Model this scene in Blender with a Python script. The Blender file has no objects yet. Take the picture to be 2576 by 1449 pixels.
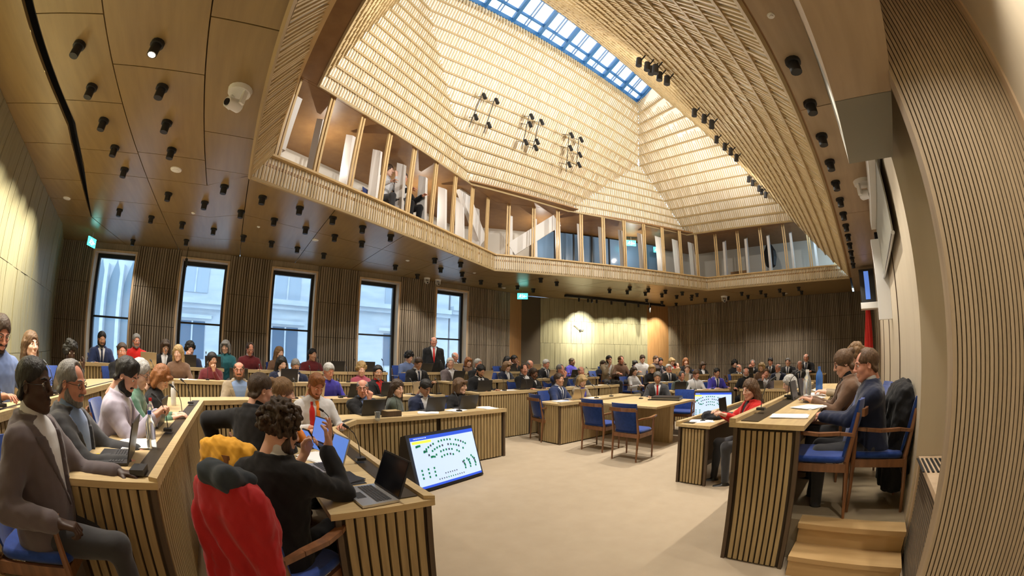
import bpy, math, random, time
import numpy as np
from mathutils import Vector, Matrix
SC = bpy.context.scene; COL = SC.collection
CAMZ, CEIL = 1.53, 3.6
# ------------------------------------------------------------------ camera: a fisheye lens (equidistant), turned 46 degrees into the room
FPX, PPX, PPY = 999.9, 1361.8, 827.5
YAW, PIT, ROL = .8095, .0787, .0080
def cam_axes():
    f = np.array([math.cos(PIT)*math.cos(YAW), math.cos(PIT)*math.sin(YAW), math.sin(PIT)])
    rt = np.array([math.sin(YAW), -math.cos(YAW), 0]); up = np.cross(rt, f); c, s = math.cos(ROL), math.sin(ROL)
    return np.array([c*rt+s*up, -s*rt+c*up, f])
RC = cam_axes()
cd = bpy.data.cameras.new('camera'); cam = bpy.data.objects.new('camera', cd); COL.objects.link(cam); SC.camera = cam
cam.matrix_world = Matrix([[RC[0][i], RC[1][i], -RC[2][i], (0, 0, CAMZ)[i]] for i in range(3)]+[[0, 0, 0, 1]])
cd.type = 'PANO'; cd.panorama_type = 'FISHEYE_LENS_POLYNOMIAL'; cd.sensor_width = 36; cd.fisheye_fov = math.radians(190)
cd.fisheye_polynomial_k0 = 0; cd.fisheye_polynomial_k1 = -2576/36/FPX
cd.fisheye_polynomial_k2 = cd.fisheye_polynomial_k3 = cd.fisheye_polynomial_k4 = 0
cd.shift_x = -(PPX-1288)/2576; cd.shift_y = (PPY-724.5)/1449; cd.lens = 13; cd.clip_start = .05; cd.clip_end = 300
# ------------------------------------------------------------------ daylight and exposure
w = bpy.data.worlds.new('overcast_sky'); SC.world = w; w.use_nodes = True
bg = w.node_tree.nodes['Background']; bg.inputs[0].default_value = (.55, .80, 1, 1); bg.inputs[1].default_value = 2.0
vs = SC.view_settings; vs.view_transform = 'Standard'; vs.look = 'None'; vs.gamma = 1; vs.use_curve_mapping = False; vs.exposure = 0.7
WARM = (1, .91, .78)
def lamp(name, kind, loc, aim, energy, col=WARM, size=.1, angle=60, blend=.6, sy=None):
    l = bpy.data.lights.new(name, kind); l.energy = energy; l.color = col
    if kind == 'SPOT': l.spot_size = math.radians(angle); l.spot_blend = blend; l.shadow_soft_size = size
    elif kind == 'AREA':
        l.size = size
        if sy: l.shape = 'RECTANGLE'; l.size_y = sy
    else: l.shadow_soft_size = size
    o = bpy.data.objects.new(name, l); o.location = loc; o.rotation_euler = (Vector(aim)-Vector(loc)).to_track_quat('-Z', 'Y').to_euler(); COL.objects.link(o); return o
# ------------------------------------------------------------------ placing helpers: a picture point on a plane of the room
def ray(x, y):
    dx, dy = (x-PPX)/FPX, -(y-PPY)/FPX; t = math.hypot(dx, dy)+1e-12
    return np.array([math.sin(t)*dx/t, math.sin(t)*dy/t, math.cos(t)])@RC
def at(x, y, z, ax=2):
    d = ray(x, y); o = np.array([0, 0, CAMZ]); return o+d*((z-o[ax])/d[ax])
def on_seg(x, y, a, b):
    """where the vertical plane through picture point (x, y) crosses the plan line a-b; z from the picture point"""
    d = ray(x, y); a = np.array(a[:2], float); b = np.array(b[:2], float); e = b-a
    M = np.array([[d[0], -e[0]], [d[1], -e[1]]])
    if abs(np.linalg.det(M)) < 1e-9: return None
    t, s = np.linalg.solve(M, a); return t, s, np.array([d[0]*t, d[1]*t, CAMZ+d[2]*t])
def at_dist(x, y, r):
    d = ray(x, y); k = r/math.hypot(d[0], d[1]); return np.array([d[0]*k, d[1]*k, CAMZ+d[2]*k])
# ------------------------------------------------------------------ materials
def node(nt, t, **kw):
    n = nt.nodes.new(t)
    for k, v in kw.items(): setattr(n, k, v)
    return n
def mat(name, c, rough=.6, metal=0, grain=None, c2=None, scale=8, bump=0, amt=.5, spec=.5, emit=None, estr=1, alpha=1, sheen=0, trans=0, coat=0, detail=4):
    """principled material; grain = stretch per axis of a noise that mixes c with c2"""
    m = bpy.data.materials.new(name); m.use_nodes = True; nt = m.node_tree; b = nt.nodes['Principled BSDF']
    b.inputs['Base Color'].default_value = (*c, 1); b.inputs['Roughness'].default_value = rough; b.inputs['Metallic'].default_value = metal
    b.inputs['Specular IOR Level'].default_value = spec
    if coat: b.inputs['Coat Weight'].default_value = coat; b.inputs['Coat Roughness'].default_value = .15
    if sheen: b.inputs['Sheen Weight'].default_value = sheen
    if trans: b.inputs['Transmission Weight'].default_value = trans
    if alpha < 1: b.inputs['Alpha'].default_value = alpha
    if emit: b.inputs['Emission Color'].default_value = (*emit, 1); b.inputs['Emission Strength'].default_value = estr
    if grain:
        tc = node(nt, 'ShaderNodeTexCoord'); mp = node(nt, 'ShaderNodeMapping'); mp.inputs['Scale'].default_value = grain
        oi = node(nt, 'ShaderNodeObjectInfo'); ad = node(nt, 'ShaderNodeVectorMath', operation='ADD'); ml = node(nt, 'ShaderNodeVectorMath', operation='SCALE'); ml.inputs['Scale'].default_value = 37
        cb = node(nt, 'ShaderNodeCombineXYZ'); nt.links.new(oi.outputs['Random'], cb.inputs[0]); nt.links.new(oi.outputs['Random'], cb.inputs[1]); nt.links.new(cb.outputs[0], ml.inputs[0])
        nt.links.new(tc.outputs['Object'], ad.inputs[0]); nt.links.new(ml.outputs[0], ad.inputs[1])
        nz = node(nt, 'ShaderNodeTexNoise'); nz.inputs['Scale'].default_value = scale; nz.inputs['Detail'].default_value = detail
        nt.links.new(ad.outputs[0], mp.inputs[0]); nt.links.new(mp.outputs[0], nz.inputs['Vector'])
        rp = node(nt, 'ShaderNodeValToRGB'); rp.color_ramp.elements[0].position = .5-amt*.4; rp.color_ramp.elements[1].position = .5+amt*.4
        rp.color_ramp.elements[0].color = (*c, 1); rp.color_ramp.elements[1].color = (*(c2 or [x*.6 for x in c]), 1)
        nt.links.new(nz.outputs[0], rp.inputs[0]); nt.links.new(rp.outputs[0], b.inputs['Base Color'])
        if bump:
            bp = node(nt, 'ShaderNodeBump'); bp.inputs['Strength'].default_value = bump; bp.inputs['Distance'].default_value = .01; nt.links.new(nz.outputs[0], bp.inputs['Height']); nt.links.new(bp.outputs[0], b.inputs['Normal'])
    return m
_mc = {}
def cloth(c, rough=.85, sheen=.25):
    k = tuple(round(x, 3) for x in c)
    if k not in _mc: _mc[k] = mat('fabric', c, rough, grain=(1, 1, 1), c2=[x*.78 for x in c], scale=9, bump=.25, sheen=sheen if max(c) > .03 else .1, spec=.2, amt=.8)
    return _mc[k]
_sk = {}
def skin(c):
    k = tuple(c)
    if k not in _sk: _sk[k] = mat('skin', c, .5, grain=(1, 1, 1), c2=[c[0]*.88, c[1]*.78, c[2]*.76], scale=7, spec=.35, amt=.9)
    return _sk[k]
_hr = {}
def hairm(c):
    k = tuple(c)
    if k not in _hr: _hr[k] = mat('hair', c, .55, grain=(6, 6, 1), c2=[x*.45 for x in c], scale=22, bump=.6, spec=.4)
    return _hr[k]
M = dict(
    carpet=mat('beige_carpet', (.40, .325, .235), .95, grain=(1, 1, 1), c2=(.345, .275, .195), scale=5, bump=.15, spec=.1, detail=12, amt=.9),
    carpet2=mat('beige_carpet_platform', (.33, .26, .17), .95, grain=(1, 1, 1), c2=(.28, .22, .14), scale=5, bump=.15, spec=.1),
    oak=mat('oak_slat', (.43, .315, .155), .5, grain=(6, 6, .5), c2=(.31, .22, .105), scale=6, spec=.35),
    oaktop=mat('oak_worktop', (.62, .475, .25), .38, grain=(.6, 6, 6), c2=(.49, .355, .19), scale=5, spec=.4),
    oakdark=mat('oak_dark_frame', (.10, .062, .032), .5, grain=(6, 6, .6), c2=(.06, .037, .02), scale=6),
    inset=mat('bronze_inset_tray', (.05, .035, .018), .45, metal=.3),
    backing=mat('dark_backing', (.05, .034, .02), .9),
    wallslat=mat('dark_wall_slat', (.34, .275, .20), .6, grain=(5, 5, .35), c2=(.20, .16, .115), scale=4, amt=.8),
    wallback=mat('dark_wall_backing', (.095, .073, .05), .9),
    ceil=mat('ceiling_veneer', (.285, .195, .085), .30, grain=(5, .5, 1), c2=(.23, .155, .066), scale=3, spec=.5),
    ceilr=mat('pale_ceiling_veneer', (.42, .32, .21), .4, grain=(.5, 5, 1), c2=(.36, .27, .175), scale=3, spec=.45),
    green=mat('washed_bronze_plank', (.44, .40, .25), .42, metal=.25, grain=(14, 14, .5), c2=(.20, .19, .125), scale=4, amt=.9, spec=.5),
    orange=mat('warm_oak_panel', (.42, .23, .095), .5, grain=(5, 5, .4), c2=(.33, .17, .065), scale=4),
    pale=mat('pale_oak_panel', (.62, .54, .41), .5, grain=(3, 3, .25), c2=(.54, .46, .34), scale=3, amt=.8),
    ribs=mat('oak_rib', (.42, .32, .21), .55, grain=(5, 5, .3), c2=(.32, .24, .15), scale=5),
    reveal=mat('window_reveal_oak', (.62, .47, .32), .55, grain=(4, 4, .3), c2=(.52, .38, .24), scale=3),
    black=mat('black_frame', (.008, .008, .01), .4), blackm=mat('matt_black', (.012, .012, .013), .55),
    batten=mat('lantern_batten', (.62, .49, .29), .5, grain=(3, 3, 3), c2=(.50, .37, .19), scale=2.5, amt=.7), rail=mat('lantern_rail', (.40, .29, .14), .55),
    lback=mat('lantern_lining', (.93, .90, .84), .8, grain=(2, 2, 2), c2=(.80, .74, .64), scale=1.2, amt=1), white=mat('white_paint', (.72, .70, .68), .5), gwall=mat('gallery_plaster', (.58, .54, .47), .8),
    soff=mat('gallery_soffit_veneer', (.30, .16, .055), .45, grain=(2, 2, 2), c2=(.24, .12, .04), scale=3),
    post=mat('gallery_post_oak', (.60, .42, .20), .5), blue=mat('blue_wool', (.018, .055, .27), .9, grain=(1, 1, 1), c2=(.012, .04, .2), scale=30, sheen=.3, spec=.15),
    navyb=mat('navy_chair_back', (.012, .02, .06), .9, grain=(1, 1, 1), c2=(.008, .015, .04), scale=30), walnut=mat('walnut_chair_frame', (.23, .095, .035), .38, grain=(4, 4, .8), c2=(.14, .055, .02), scale=7, coat=.3),
    paper=mat('paper', (.82, .82, .84), .8), silver=mat('brushed_aluminium', (.62, .62, .63), .3, metal=.8), gold=mat('beige_laptop_lid', (.55, .46, .33), .35, metal=.4), dark=mat('dark_plastic', (.025, .025, .028), .4),
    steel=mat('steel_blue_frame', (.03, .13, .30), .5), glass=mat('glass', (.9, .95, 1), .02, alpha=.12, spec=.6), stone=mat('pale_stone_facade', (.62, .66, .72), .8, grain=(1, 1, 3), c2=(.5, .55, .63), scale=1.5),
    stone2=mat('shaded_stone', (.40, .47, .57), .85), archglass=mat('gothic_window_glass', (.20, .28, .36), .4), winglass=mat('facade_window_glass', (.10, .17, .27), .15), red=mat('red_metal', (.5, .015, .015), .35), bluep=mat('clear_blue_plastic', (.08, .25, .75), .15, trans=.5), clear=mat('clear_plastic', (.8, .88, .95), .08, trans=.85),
    smoke=mat('white_plastic', (.75, .75, .74), .45), exitg=mat('exit_sign_panel', (.05, .6, .55), .4, emit=(.08, .85, .75), estr=1.6), exitw=mat('exit_sign_pictogram', (.9, 1, .98), .4, emit=(.8, 1, .95), estr=2.2),
    lens=mat('lamp_lens', (1, .9, .7), .3, emit=(1, .85, .6), estr=6), scr=mat('screen_off', (.006, .007, .012), .12), scrb=mat('lit_blue_screen', (.02, .05, .2), .3, emit=(.10, .20, .55), estr=.7), scrw=mat('lit_pale_screen', (.3, .36, .5), .3, emit=(.58, .74, 1), estr=.52),
    navy=mat('screen_title_bar', (.01, .03, .2), .3, emit=(.02, .06, .42), estr=1), yel=mat('screen_yellow_tag', (.6, .7, .05), .3, emit=(.75, .85, .05), estr=.9), grn=mat('screen_green_seat', (0, .12, .05), .5, emit=(0, .17, .07), estr=.5), dot=mat('screen_dark_seat', (.03, .035, .05), .5, emit=(.05, .06, .1), estr=.4),
    brassk=mat('keyboard_grey', (.03, .03, .035), .6), yelp=mat('yellow_paper', (.85, .68, .02), .7), rubber=mat('black_rubber', (.01, .01, .01), .8), grillm=mat('perforated_metal', (.19, .145, .1), .5, metal=.3),
    step=mat('oak_step', (.52, .34, .155), .45, grain=(5, .5, 5), c2=(.44, .28, .12), scale=4), flagr=mat('red_flag', (.55, .02, .015), .8), flagy=mat('yellow_flag', (.8, .5, .02), .8), slate=mat('grey_fabric_screen', (.22, .21, .17), .6))
# ------------------------------------------------------------------ mesh building
class MB:
    def __init__(s): s.v, s.f, s.m = [], [], []
    def add(s, vs, fs, mi=0):
        n = len(s.v); s.v += [tuple(map(float, p)) for p in vs]; s.f += [tuple(i+n for i in f) for f in fs]; s.m += [mi]*len(fs); return s
    BF = [(0, 3, 2, 1), (4, 5, 6, 7), (0, 1, 5, 4), (1, 2, 6, 5), (2, 3, 7, 6), (3, 0, 4, 7)]
    def box(s, lo, hi, mi=0):
        x0, y0, z0 = lo; x1, y1, z1 = hi
        return s.add([(x0, y0, z0), (x1, y0, z0), (x1, y1, z0), (x0, y1, z0), (x0, y0, z1), (x1, y0, z1), (x1, y1, z1), (x0, y1, z1)], s.BF, mi)
    def obox(s, c, X, Y, Z, mi=0):
        """box from centre and three half-extent vectors"""
        c, X, Y, Z = (np.array(q, float) for q in (c, X, Y, Z))
        return s.add([c-X-Y-Z, c+X-Y-Z, c+X+Y-Z, c-X+Y-Z, c-X-Y+Z, c+X-Y+Z, c+X+Y+Z, c-X+Y+Z], s.BF, mi)
    def bar(s, a, b, wd, th, up=(0, 0, 1), mi=0):
        a, b = np.array(a, float), np.array(b, float); d = b-a; L = np.linalg.norm(d); d = d/L; sx = np.cross(d, up); sx = sx/(np.linalg.norm(sx)+1e-9); u = np.cross(sx, d)
        return s.obox((a+b)/2, sx*wd/2, d*L/2, u*th/2, mi)
    def prism(s, poly, z0, z1, mi=0):
        n = len(poly); A = sum(poly[i][0]*poly[(i+1) % n][1]-poly[(i+1) % n][0]*poly[i][1] for i in range(n))
        if A < 0: poly = poly[::-1]
        return s.add([(x, y, z0) for x, y in poly]+[(x, y, z1) for x, y in poly], [tuple(range(n-1, -1, -1)), tuple(range(n, 2*n))]+[(i, (i+1) % n, n+(i+1) % n, n+i) for i in range(n)], mi)
    def cyl(s, a, b, r0, r1=None, n=10, mi=0):
        r1 = r0 if r1 is None else r1; a, b = np.array(a, float), np.array(b, float); d = (b-a)/np.linalg.norm(b-a); u = np.cross(d, (.3, .2, 1) if abs(d[2]) < .9 else (1, 0, 0)); u /= np.linalg.norm(u); w = np.cross(d, u)
        cs = [(math.cos(6.28318*i/n), math.sin(6.28318*i/n)) for i in range(n)]
        return s.add([a+(u*c+w*q)*r0 for c, q in cs]+[b+(u*c+w*q)*r1 for c, q in cs], [tuple(range(n-1, -1, -1)), tuple(range(n, 2*n))]+[(i, (i+1) % n, n+(i+1) % n, n+i) for i in range(n)], mi)
    def lathe(s, prof, n=14, c=(0, 0, 0), mi=0):
        vs = [(c[0]+r*math.cos(6.28318*i/n), c[1]+r*math.sin(6.28318*i/n), c[2]+z) for r, z in prof for i in range(n)]; k = len(prof)
        fs = [(j*n+i, j*n+(i+1) % n, (j+1)*n+(i+1) % n, (j+1)*n+i) for j in range(k-1) for i in range(n)]+[tuple(range(n-1, -1, -1)), tuple(range((k-1)*n, k*n))]
        return s.add(vs, fs, mi)
    def tube(s, pts, r, n=6, mi=0):
        for a, b in zip(pts[:-1], pts[1:]): s.cyl(a, b, r, r, n, mi)
        return s
    def mesh(s, name, mats, smooth=False):
        me = bpy.data.meshes.new(name); me.from_pydata(s.v, [], s.f); mats = mats if isinstance(mats, (list, tuple)) else [mats]
        for m in mats: me.materials.append(m)
        if len(mats) > 1: me.polygons.foreach_set('material_index', s.m)
        me.update()
        if smooth:
            me.shade_smooth()
            try: me.set_sharp_from_angle(angle=.7)
            except Exception: pass
        return me
    def build(s, name, mats, parent=None, smooth=False, loc=None, rz=0, **pr):
        return put(name, s.mesh(name, mats, smooth), parent, loc, rz, **pr)
def put(name, me, parent=None, loc=None, rz=0, **pr):
    o = bpy.data.objects.new(name, me); COL.objects.link(o)
    if parent is not None: o.parent = parent
    if loc is not None: o.location = [float(q) for q in loc]
    if rz: o.rotation_euler = (0, 0, rz)
    for k, v in pr.items(): o[k] = v
    return o
def root(name, label, cat, loc=(0, 0, 0), rz=0, group=None):
    o = put(name, None, None, loc, rz, label=label, category=cat)
    if group: o['group'] = group
    return o
def tag(o, label, cat, group=None):
    o['label'] = label; o['category'] = cat
    if group: o['group'] = group
    return o
def copy_tree(o, parent=None, **kw):
    c = o.copy(); COL.objects.link(c); c.parent = parent
    for ch in KIDS.get(o.name, []): copy_tree(ch, c)
    if kw.get('loc') is not None: c.location = kw['loc']
    if kw.get('rz') is not None: c.rotation_euler = (0, 0, kw['rz'])
    if kw.get('label'): c['label'] = kw['label']
    if kw.get('group'): c['group'] = kw['group']
    return c
KIDS = {}
def learn(o, kids): KIDS[o.name] = kids; return o
def offset_line(pts, d):
    """polyline shifted sideways by d (to the left of its direction), mitred"""
    P = [np.array(p[:2], float) for p in pts]; out = []
    for i, p in enumerate(P):
        ns = []
        for a, b in ((i-1, i), (i, i+1)):
            if a >= 0 and b < len(P): t = P[b]-P[a]; t /= np.linalg.norm(t); ns.append(np.array([-t[1], t[0]]))
        n = sum(ns); n /= np.linalg.norm(n); out.append(p+n*d/max(.3, n@ns[0]))
    return out
# ------------------------------------------------------------------ lamps of the room
CANS = [(-1.17, 2.67), (-1.16, 3.26), (-1.16, 3.87), (-1.16, 4.47), (-1.95, 2.76), (-1.95, 3.36), (-1.95, 3.96), (-1.95, 4.57), (-1.95, 5.18), (-1.38, 5.9), (-.48, 5.34), (-2.48, 6.91), (-.8, 6.08), (.09, 5.52), (-1.89, 7.12), (-1.3, 7.27), (-.2, 6.26), (.68, 5.7), (-.7, 7.43), (.37, 6.41), (1.25, 5.88), (-.11, 7.64), (.95, 6.61), (1.81, 6.06), (.47, 7.8), (1.52, 6.78), (2.39, 6.24), (1.03, 7.98), (2.08, 6.9), (1.64, 8.17), (3.79, 7.2), (4.4, 7.15), (3.36, 8.3), (4.33, 7.9), (-1.35, 8.45), (-2.7, 8.91), (4.21, 8.88), (4.96, 7.97), (5.38, 8.54), (5.86, 8.46), (6.49, 8.46), (7.06, 8.39), (7.67, 8.4), (6.81, 7.18), (7.42, 7.21), (9.26, 6.84), (9.76, 6.55), (9.27, 6.13), (10.34, 6.27), (9.87, 5.88), (10.92, 6.01), (10.42, 5.61), (11.48, 5.77), (10.98, 5.32), (12.15, 5.55), (11.52, 5.06), (12.68, 5.26), (11.6, 6.99), (12.34, 6.8), (13.01, 6.57), (11.71, 5.33), (12.16, 3.76), (12.89, 3.77), (12.21, 3.13), (12.91, 3.15), (12.26, 2.52), (13.01, 2.55), (12.23, 1.9), (13.02, 1.94), (12.74, 4.44)]
CANS += [(2.53+.6*i, .093) for i in range(13)]
for i, (x, y) in enumerate(CANS):
    if i % 2 == 0 or y < 1 or x < -1: lamp('spot_lamp', 'SPOT', (x, y, CEIL-.155), (x+(.25 if y > .5 else .1)*0, y, 0), 58 if y > 1 else 40, angle=95, blend=.8, size=.02)
# wall washers in the ceiling slot (left) and behind the black track (far right)
for y in np.arange(.4, 7.6, .55):
    sx = float(np.interp(y, (.3, 2.24, 4.07, 5.15, 7.51), (-2.44, -2.46, -2.50, -2.73, -3.29)))+.07
    lamp('wall_washer', 'SPOT', (sx, y, CEIL+.03), (sx-1.25, y+.1, .9), 190, (1, .91, .70), angle=80, blend=.8, size=.01)
for t in np.linspace(.04, .96, 8):
    x, y = 9.0+(13.15-9.0)*t, 8.42+(7.1-8.42)*t; lamp('wall_washer', 'SPOT', (x-.16, y-.22, CEIL-.1), (x+.42, y+.75, 1.4), 130, (1, .93, .72), angle=75, blend=.7, size=.01)
# fill lamps added inside the lantern, turned up and across to brighten the battens
for x, y, z, ax, ay, az, e in ((2.4, 2.4, 5.3, 2.4, 5.4, 6.4, 260), (5.0, 2.3, 5.4, 5.0, 5.6, 6.6, 300), (7.6, 2.5, 5.3, 7.6, 5.4, 6.4, 230), (8.6, 2.4, 5.5, 10.6, 3.4, 6.0, 60), (5.6, 5.4, 5.5, 5.2, 2.2, 6.4, 190), (1.8, 3.2, 5.5, .6, 3.4, 6.2, 60), (8.2, 4.6, 5.5, 8.0, 1.6, 5.0, 100), (2.4, 4.2, 5.6, 2.2, 1.6, 5.4, 110)):
    lamp('lantern_fill', 'SPOT', (x, y, z), (ax, ay, az), e*1.0, (1, .965, .90), angle=150, blend=1, size=.012)
# downlights of the track heads in the lantern
for x, y in ((2.6, 3.4), (4.6, 3.6), (6.6, 3.6), (8.4, 3.0), (3.6, 2.0), (6.2, 1.8)): lamp('track_downlight', 'SPOT', (x, y, 6.2), (x, y+.2, 0), 520, (1, .94, .84), angle=80, blend=.9, size=.06)
# lamps along the upstairs gallery
ZHG = 5.05
for x, y in ((.9, 6.3), (3.4, 7.4), (7.0, 7.4), (9.6, 6.2), (12.2, 2.6)): lamp('gallery_lamp', 'POINT', (x, y, ZHG-.35), (x, y, 0), 16, (1, .92, .8), size=.012)
lamp('clock_spot', 'SPOT', (9.9, 7.55, CEIL-.05), (10.25, 8.86, 2.45), 420, (1, .96, .82), angle=52, blend=1, size=.01)
for x, y in ((1.15, -.72), (-.2, -.75), (-1.4, -.7)): lamp('added_downlight', 'SPOT', (x, y, CEIL-.155), (x+.15, y, 0), 75, angle=110, blend=.9, size=.02); CANS.append((x, y))  # added cans and lamps out of view, to brighten the pier near the camera
# ------------------------------------------------------------------ signed-distance modelling (people, clothes)
def V3(*a): return np.array(a, dtype=np.float32)
def unit(v):
    v = np.asarray(v, np.float32); n = np.linalg.norm(v); return v/n if n > 1e-9 else v
class Field:
    def __init__(s, lo, hi, h):
        s.lo = np.array(lo, np.float32); s.h = h
        s.n = np.maximum(((np.array(hi)-s.lo)/h).astype(int)+2, 4)
        s.g = np.full(tuple(s.n), 1.0, np.float32)
    def sub(s, lo, hi):
        a = np.clip(((np.array(lo)-s.lo)/s.h).astype(int)-1, 0, s.n-1); b = np.clip(((np.array(hi)-s.lo)/s.h).astype(int)+2, 1, s.n)
        if np.any(b <= a): return None
        ax = [s.lo[i]+s.h*np.arange(a[i], b[i], dtype=np.float32) for i in range(3)]
        return (slice(a[0], b[0]), slice(a[1], b[1]), slice(a[2], b[2])), ax[0][:, None, None], ax[1][None, :, None], ax[2][None, None, :]
    def put(s, sl, d, k, op):
        g = s.g[sl]
        if op == 'u':
            q = np.clip(k-np.abs(g-d), 0, None)/k; s.g[sl] = np.minimum(g, d)-q*q*k*.25
        elif op == 's':
            d = -d; q = np.clip(k-np.abs(g-d), 0, None)/k; s.g[sl] = np.maximum(g, d)+q*q*k*.25
        else: s.g[sl] = np.maximum(g, d)
    def cap(s, a, b, ra, rb=None, k=.015, op='u'):
        rb = ra if rb is None else rb; a = np.array(a, np.float32); b = np.array(b, np.float32); m = max(ra, rb)+k+2*s.h
        r = s.sub(np.minimum(a, b)-m, np.maximum(a, b)+m)
        if r is None: return s
        sl, X, Y, Z = r; ba = b-a; L = float(ba@ba)+1e-9
        t = np.clip(((X-a[0])*ba[0]+(Y-a[1])*ba[1]+(Z-a[2])*ba[2])/L, 0, 1)
        d = np.sqrt((X-a[0]-t*ba[0])**2+(Y-a[1]-t*ba[1])**2+(Z-a[2]-t*ba[2])**2)-(ra+(rb-ra)*t)
        s.put(sl, d, k, op); return s
    def ell(s, c, r, k=.015, op='u', M=None):
        c = np.array(c, np.float32); r = np.array(r, np.float32); m = r.max()+k+2*s.h
        q = s.sub(c-m, c+m)
        if q is None: return s
        sl, X, Y, Z = q; X = X-c[0]; Y = Y-c[1]; Z = Z-c[2]
        if M is not None:
            M = np.asarray(M, np.float32); X, Y, Z = (M[0, i]*X+M[1, i]*Y+M[2, i]*Z for i in range(3))
        n1 = np.sqrt((X/r[0])**2+(Y/r[1])**2+(Z/r[2])**2); n2 = np.sqrt((X/r[0]**2)**2+(Y/r[1]**2)**2+(Z/r[2]**2)**2)+1e-9
        s.put(sl, n1*(n1-1)/n2, k, op); return s
    def loft(s, o, M, tab, grow=0., k=.03, op='u', pw=2.4):
        """column along local z of frame M (columns = x, y, z axes): rows (z, rx, ry, y offset)"""
        tab = np.array(tab, np.float32); z0, z1 = tab[0, 0]-.06, tab[-1, 0]+.06; w = tab[:, 1:3].max()+.08+grow
        M = np.asarray(M, np.float32); o = np.array(o, np.float32)
        cs = np.array([o+M@V3(x, y, z) for x in (-w, w) for y in (-w, w) for z in (z0, z1)])
        r = s.sub(cs.min(0), cs.max(0))
        if r is None: return s
        sl, X, Y, Z = r; X = X-o[0]; Y = Y-o[1]; Z = Z-o[2]
        x, y, z = (M[0, i]*X+M[1, i]*Y+M[2, i]*Z for i in range(3))
        rx = np.interp(z, tab[:, 0], tab[:, 1])+grow; ry = np.interp(z, tab[:, 0], tab[:, 2])+grow; y = y-np.interp(z, tab[:, 0], tab[:, 3])
        n = (np.abs(x/rx)**pw+np.abs(y/ry)**pw)**(1/pw)
        d = (n-1)*np.minimum(rx, ry)
        dz = np.maximum(tab[0, 0]-grow-z, z-tab[-1, 0]-grow)
        s.put(sl, np.maximum(d, dz).astype(np.float32), k, op); return s
    def halfspace(s, p, n, op='i'):
        sl, X, Y, Z = s.sub(s.lo, s.lo+s.h*s.n); n = unit(n)
        s.put(sl, ((X-p[0])*n[0]+(Y-p[1])*n[1]+(Z-p[2])*n[2])+0*s.g, .01, op); return s
    def mesh(s):
        g = s.g.copy(); g[0] = g[-1] = 1; g[:, 0] = g[:, -1] = 1; g[:, :, 0] = g[:, :, -1] = 1
        ins = g < 0
        c = np.zeros(tuple(np.array(g.shape)-1), np.int8)
        for dx in (0, 1):
            for dy in (0, 1):
                for dz in (0, 1): c += ins[dx:dx+c.shape[0], dy:dy+c.shape[1], dz:dz+c.shape[2]]
        act = (c > 0) & (c < 8); idx = np.full(c.shape, -1, np.int64); I = np.argwhere(act); idx[act] = np.arange(len(I))
        acc = np.zeros((len(I), 3)); cnt = np.zeros(len(I))
        E = [((0, 0, 0), (1, 0, 0)), ((0, 1, 0), (1, 1, 0)), ((0, 0, 1), (1, 0, 1)), ((0, 1, 1), (1, 1, 1)), ((0, 0, 0), (0, 1, 0)), ((1, 0, 0), (1, 1, 0)),
             ((0, 0, 1), (0, 1, 1)), ((1, 0, 1), (1, 1, 1)), ((0, 0, 0), (0, 0, 1)), ((1, 0, 0), (1, 0, 1)), ((0, 1, 0), (0, 1, 1)), ((1, 1, 0), (1, 1, 1))]
        for a, b in E:
            ga = g[I[:, 0]+a[0], I[:, 1]+a[1], I[:, 2]+a[2]]; gb = g[I[:, 0]+b[0], I[:, 1]+b[1], I[:, 2]+b[2]]
            m = (ga < 0) != (gb < 0); t = np.where(m, ga/np.where(m, ga-gb, 1), 0)
            p = np.array(a)+t[:, None]*(np.array(b)-np.array(a)); acc[m] += p[m]; cnt[m] += 1
        v = (I+acc/np.maximum(cnt, 1)[:, None])*s.h+s.lo
        Q = []
        for ax in range(3):
            u, w = (ax+1) % 3, (ax+2) % 3
            sa = [slice(1, -1)]*3; sb = [slice(1, -1)]*3; sa[ax] = slice(0, -1); sb[ax] = slice(1, None)
            A, B = ins[tuple(sa)], ins[tuple(sb)]
            for flip, mk in ((0, A & ~B), (1, B & ~A)):
                P = np.argwhere(mk); off = np.ones(3, int); off[ax] = 0; P = P+off
                du = np.zeros(3, int); du[u] = 1; dw = np.zeros(3, int); dw[w] = 1
                q = np.stack([idx[tuple(P.T)], idx[tuple((P-du).T)], idx[tuple((P-du-dw).T)], idx[tuple((P-dw).T)]], 1)
                Q.append(q[:, ::-1] if flip else q)
        return v, np.concatenate(Q) if Q else np.zeros((0, 4), int)
def mesh_np(name, v, q, mats=(), smooth=True):
    me = bpy.data.meshes.new(name); nv, nq = len(v), len(q)
    me.vertices.add(nv); me.vertices.foreach_set('co', np.asarray(v, np.float32).ravel())
    me.loops.add(nq*4); me.loops.foreach_set('vertex_index', np.asarray(q, np.int32).ravel())
    me.polygons.add(nq); me.polygons.foreach_set('loop_start', np.arange(0, nq*4, 4, dtype=np.int32)); me.polygons.foreach_set('loop_total', np.full(nq, 4, np.int32))
    me.update(calc_edges=True); me.validate()
    for m in mats: me.materials.append(m)
    if smooth: me.shade_smooth()
    return me
def join_np(parts):
    vs, qs, n = [], [], 0
    for v, q in parts:
        vs.append(v); qs.append(q+n); n += len(v)
    return np.concatenate(vs), np.concatenate(qs)
def wob(v, a, f, seed=0.):
    """smooth lumpy displacement for hair and cloth"""
    x, y, z = v.T; d = np.sin(f*x+seed)*np.sin(f*1.3*y+2+seed)+np.sin(f*.9*z+seed*2)*np.sin(f*1.1*(x+y)+1)+.6*np.sin(f*2.1*z+f*x*1.7)*np.sin(f*1.9*y+seed)
    c = v.mean(0); n = v-c; n /= np.linalg.norm(n, axis=1)[:, None]+1e-6
    return v+n*d[:, None]*a
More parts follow.
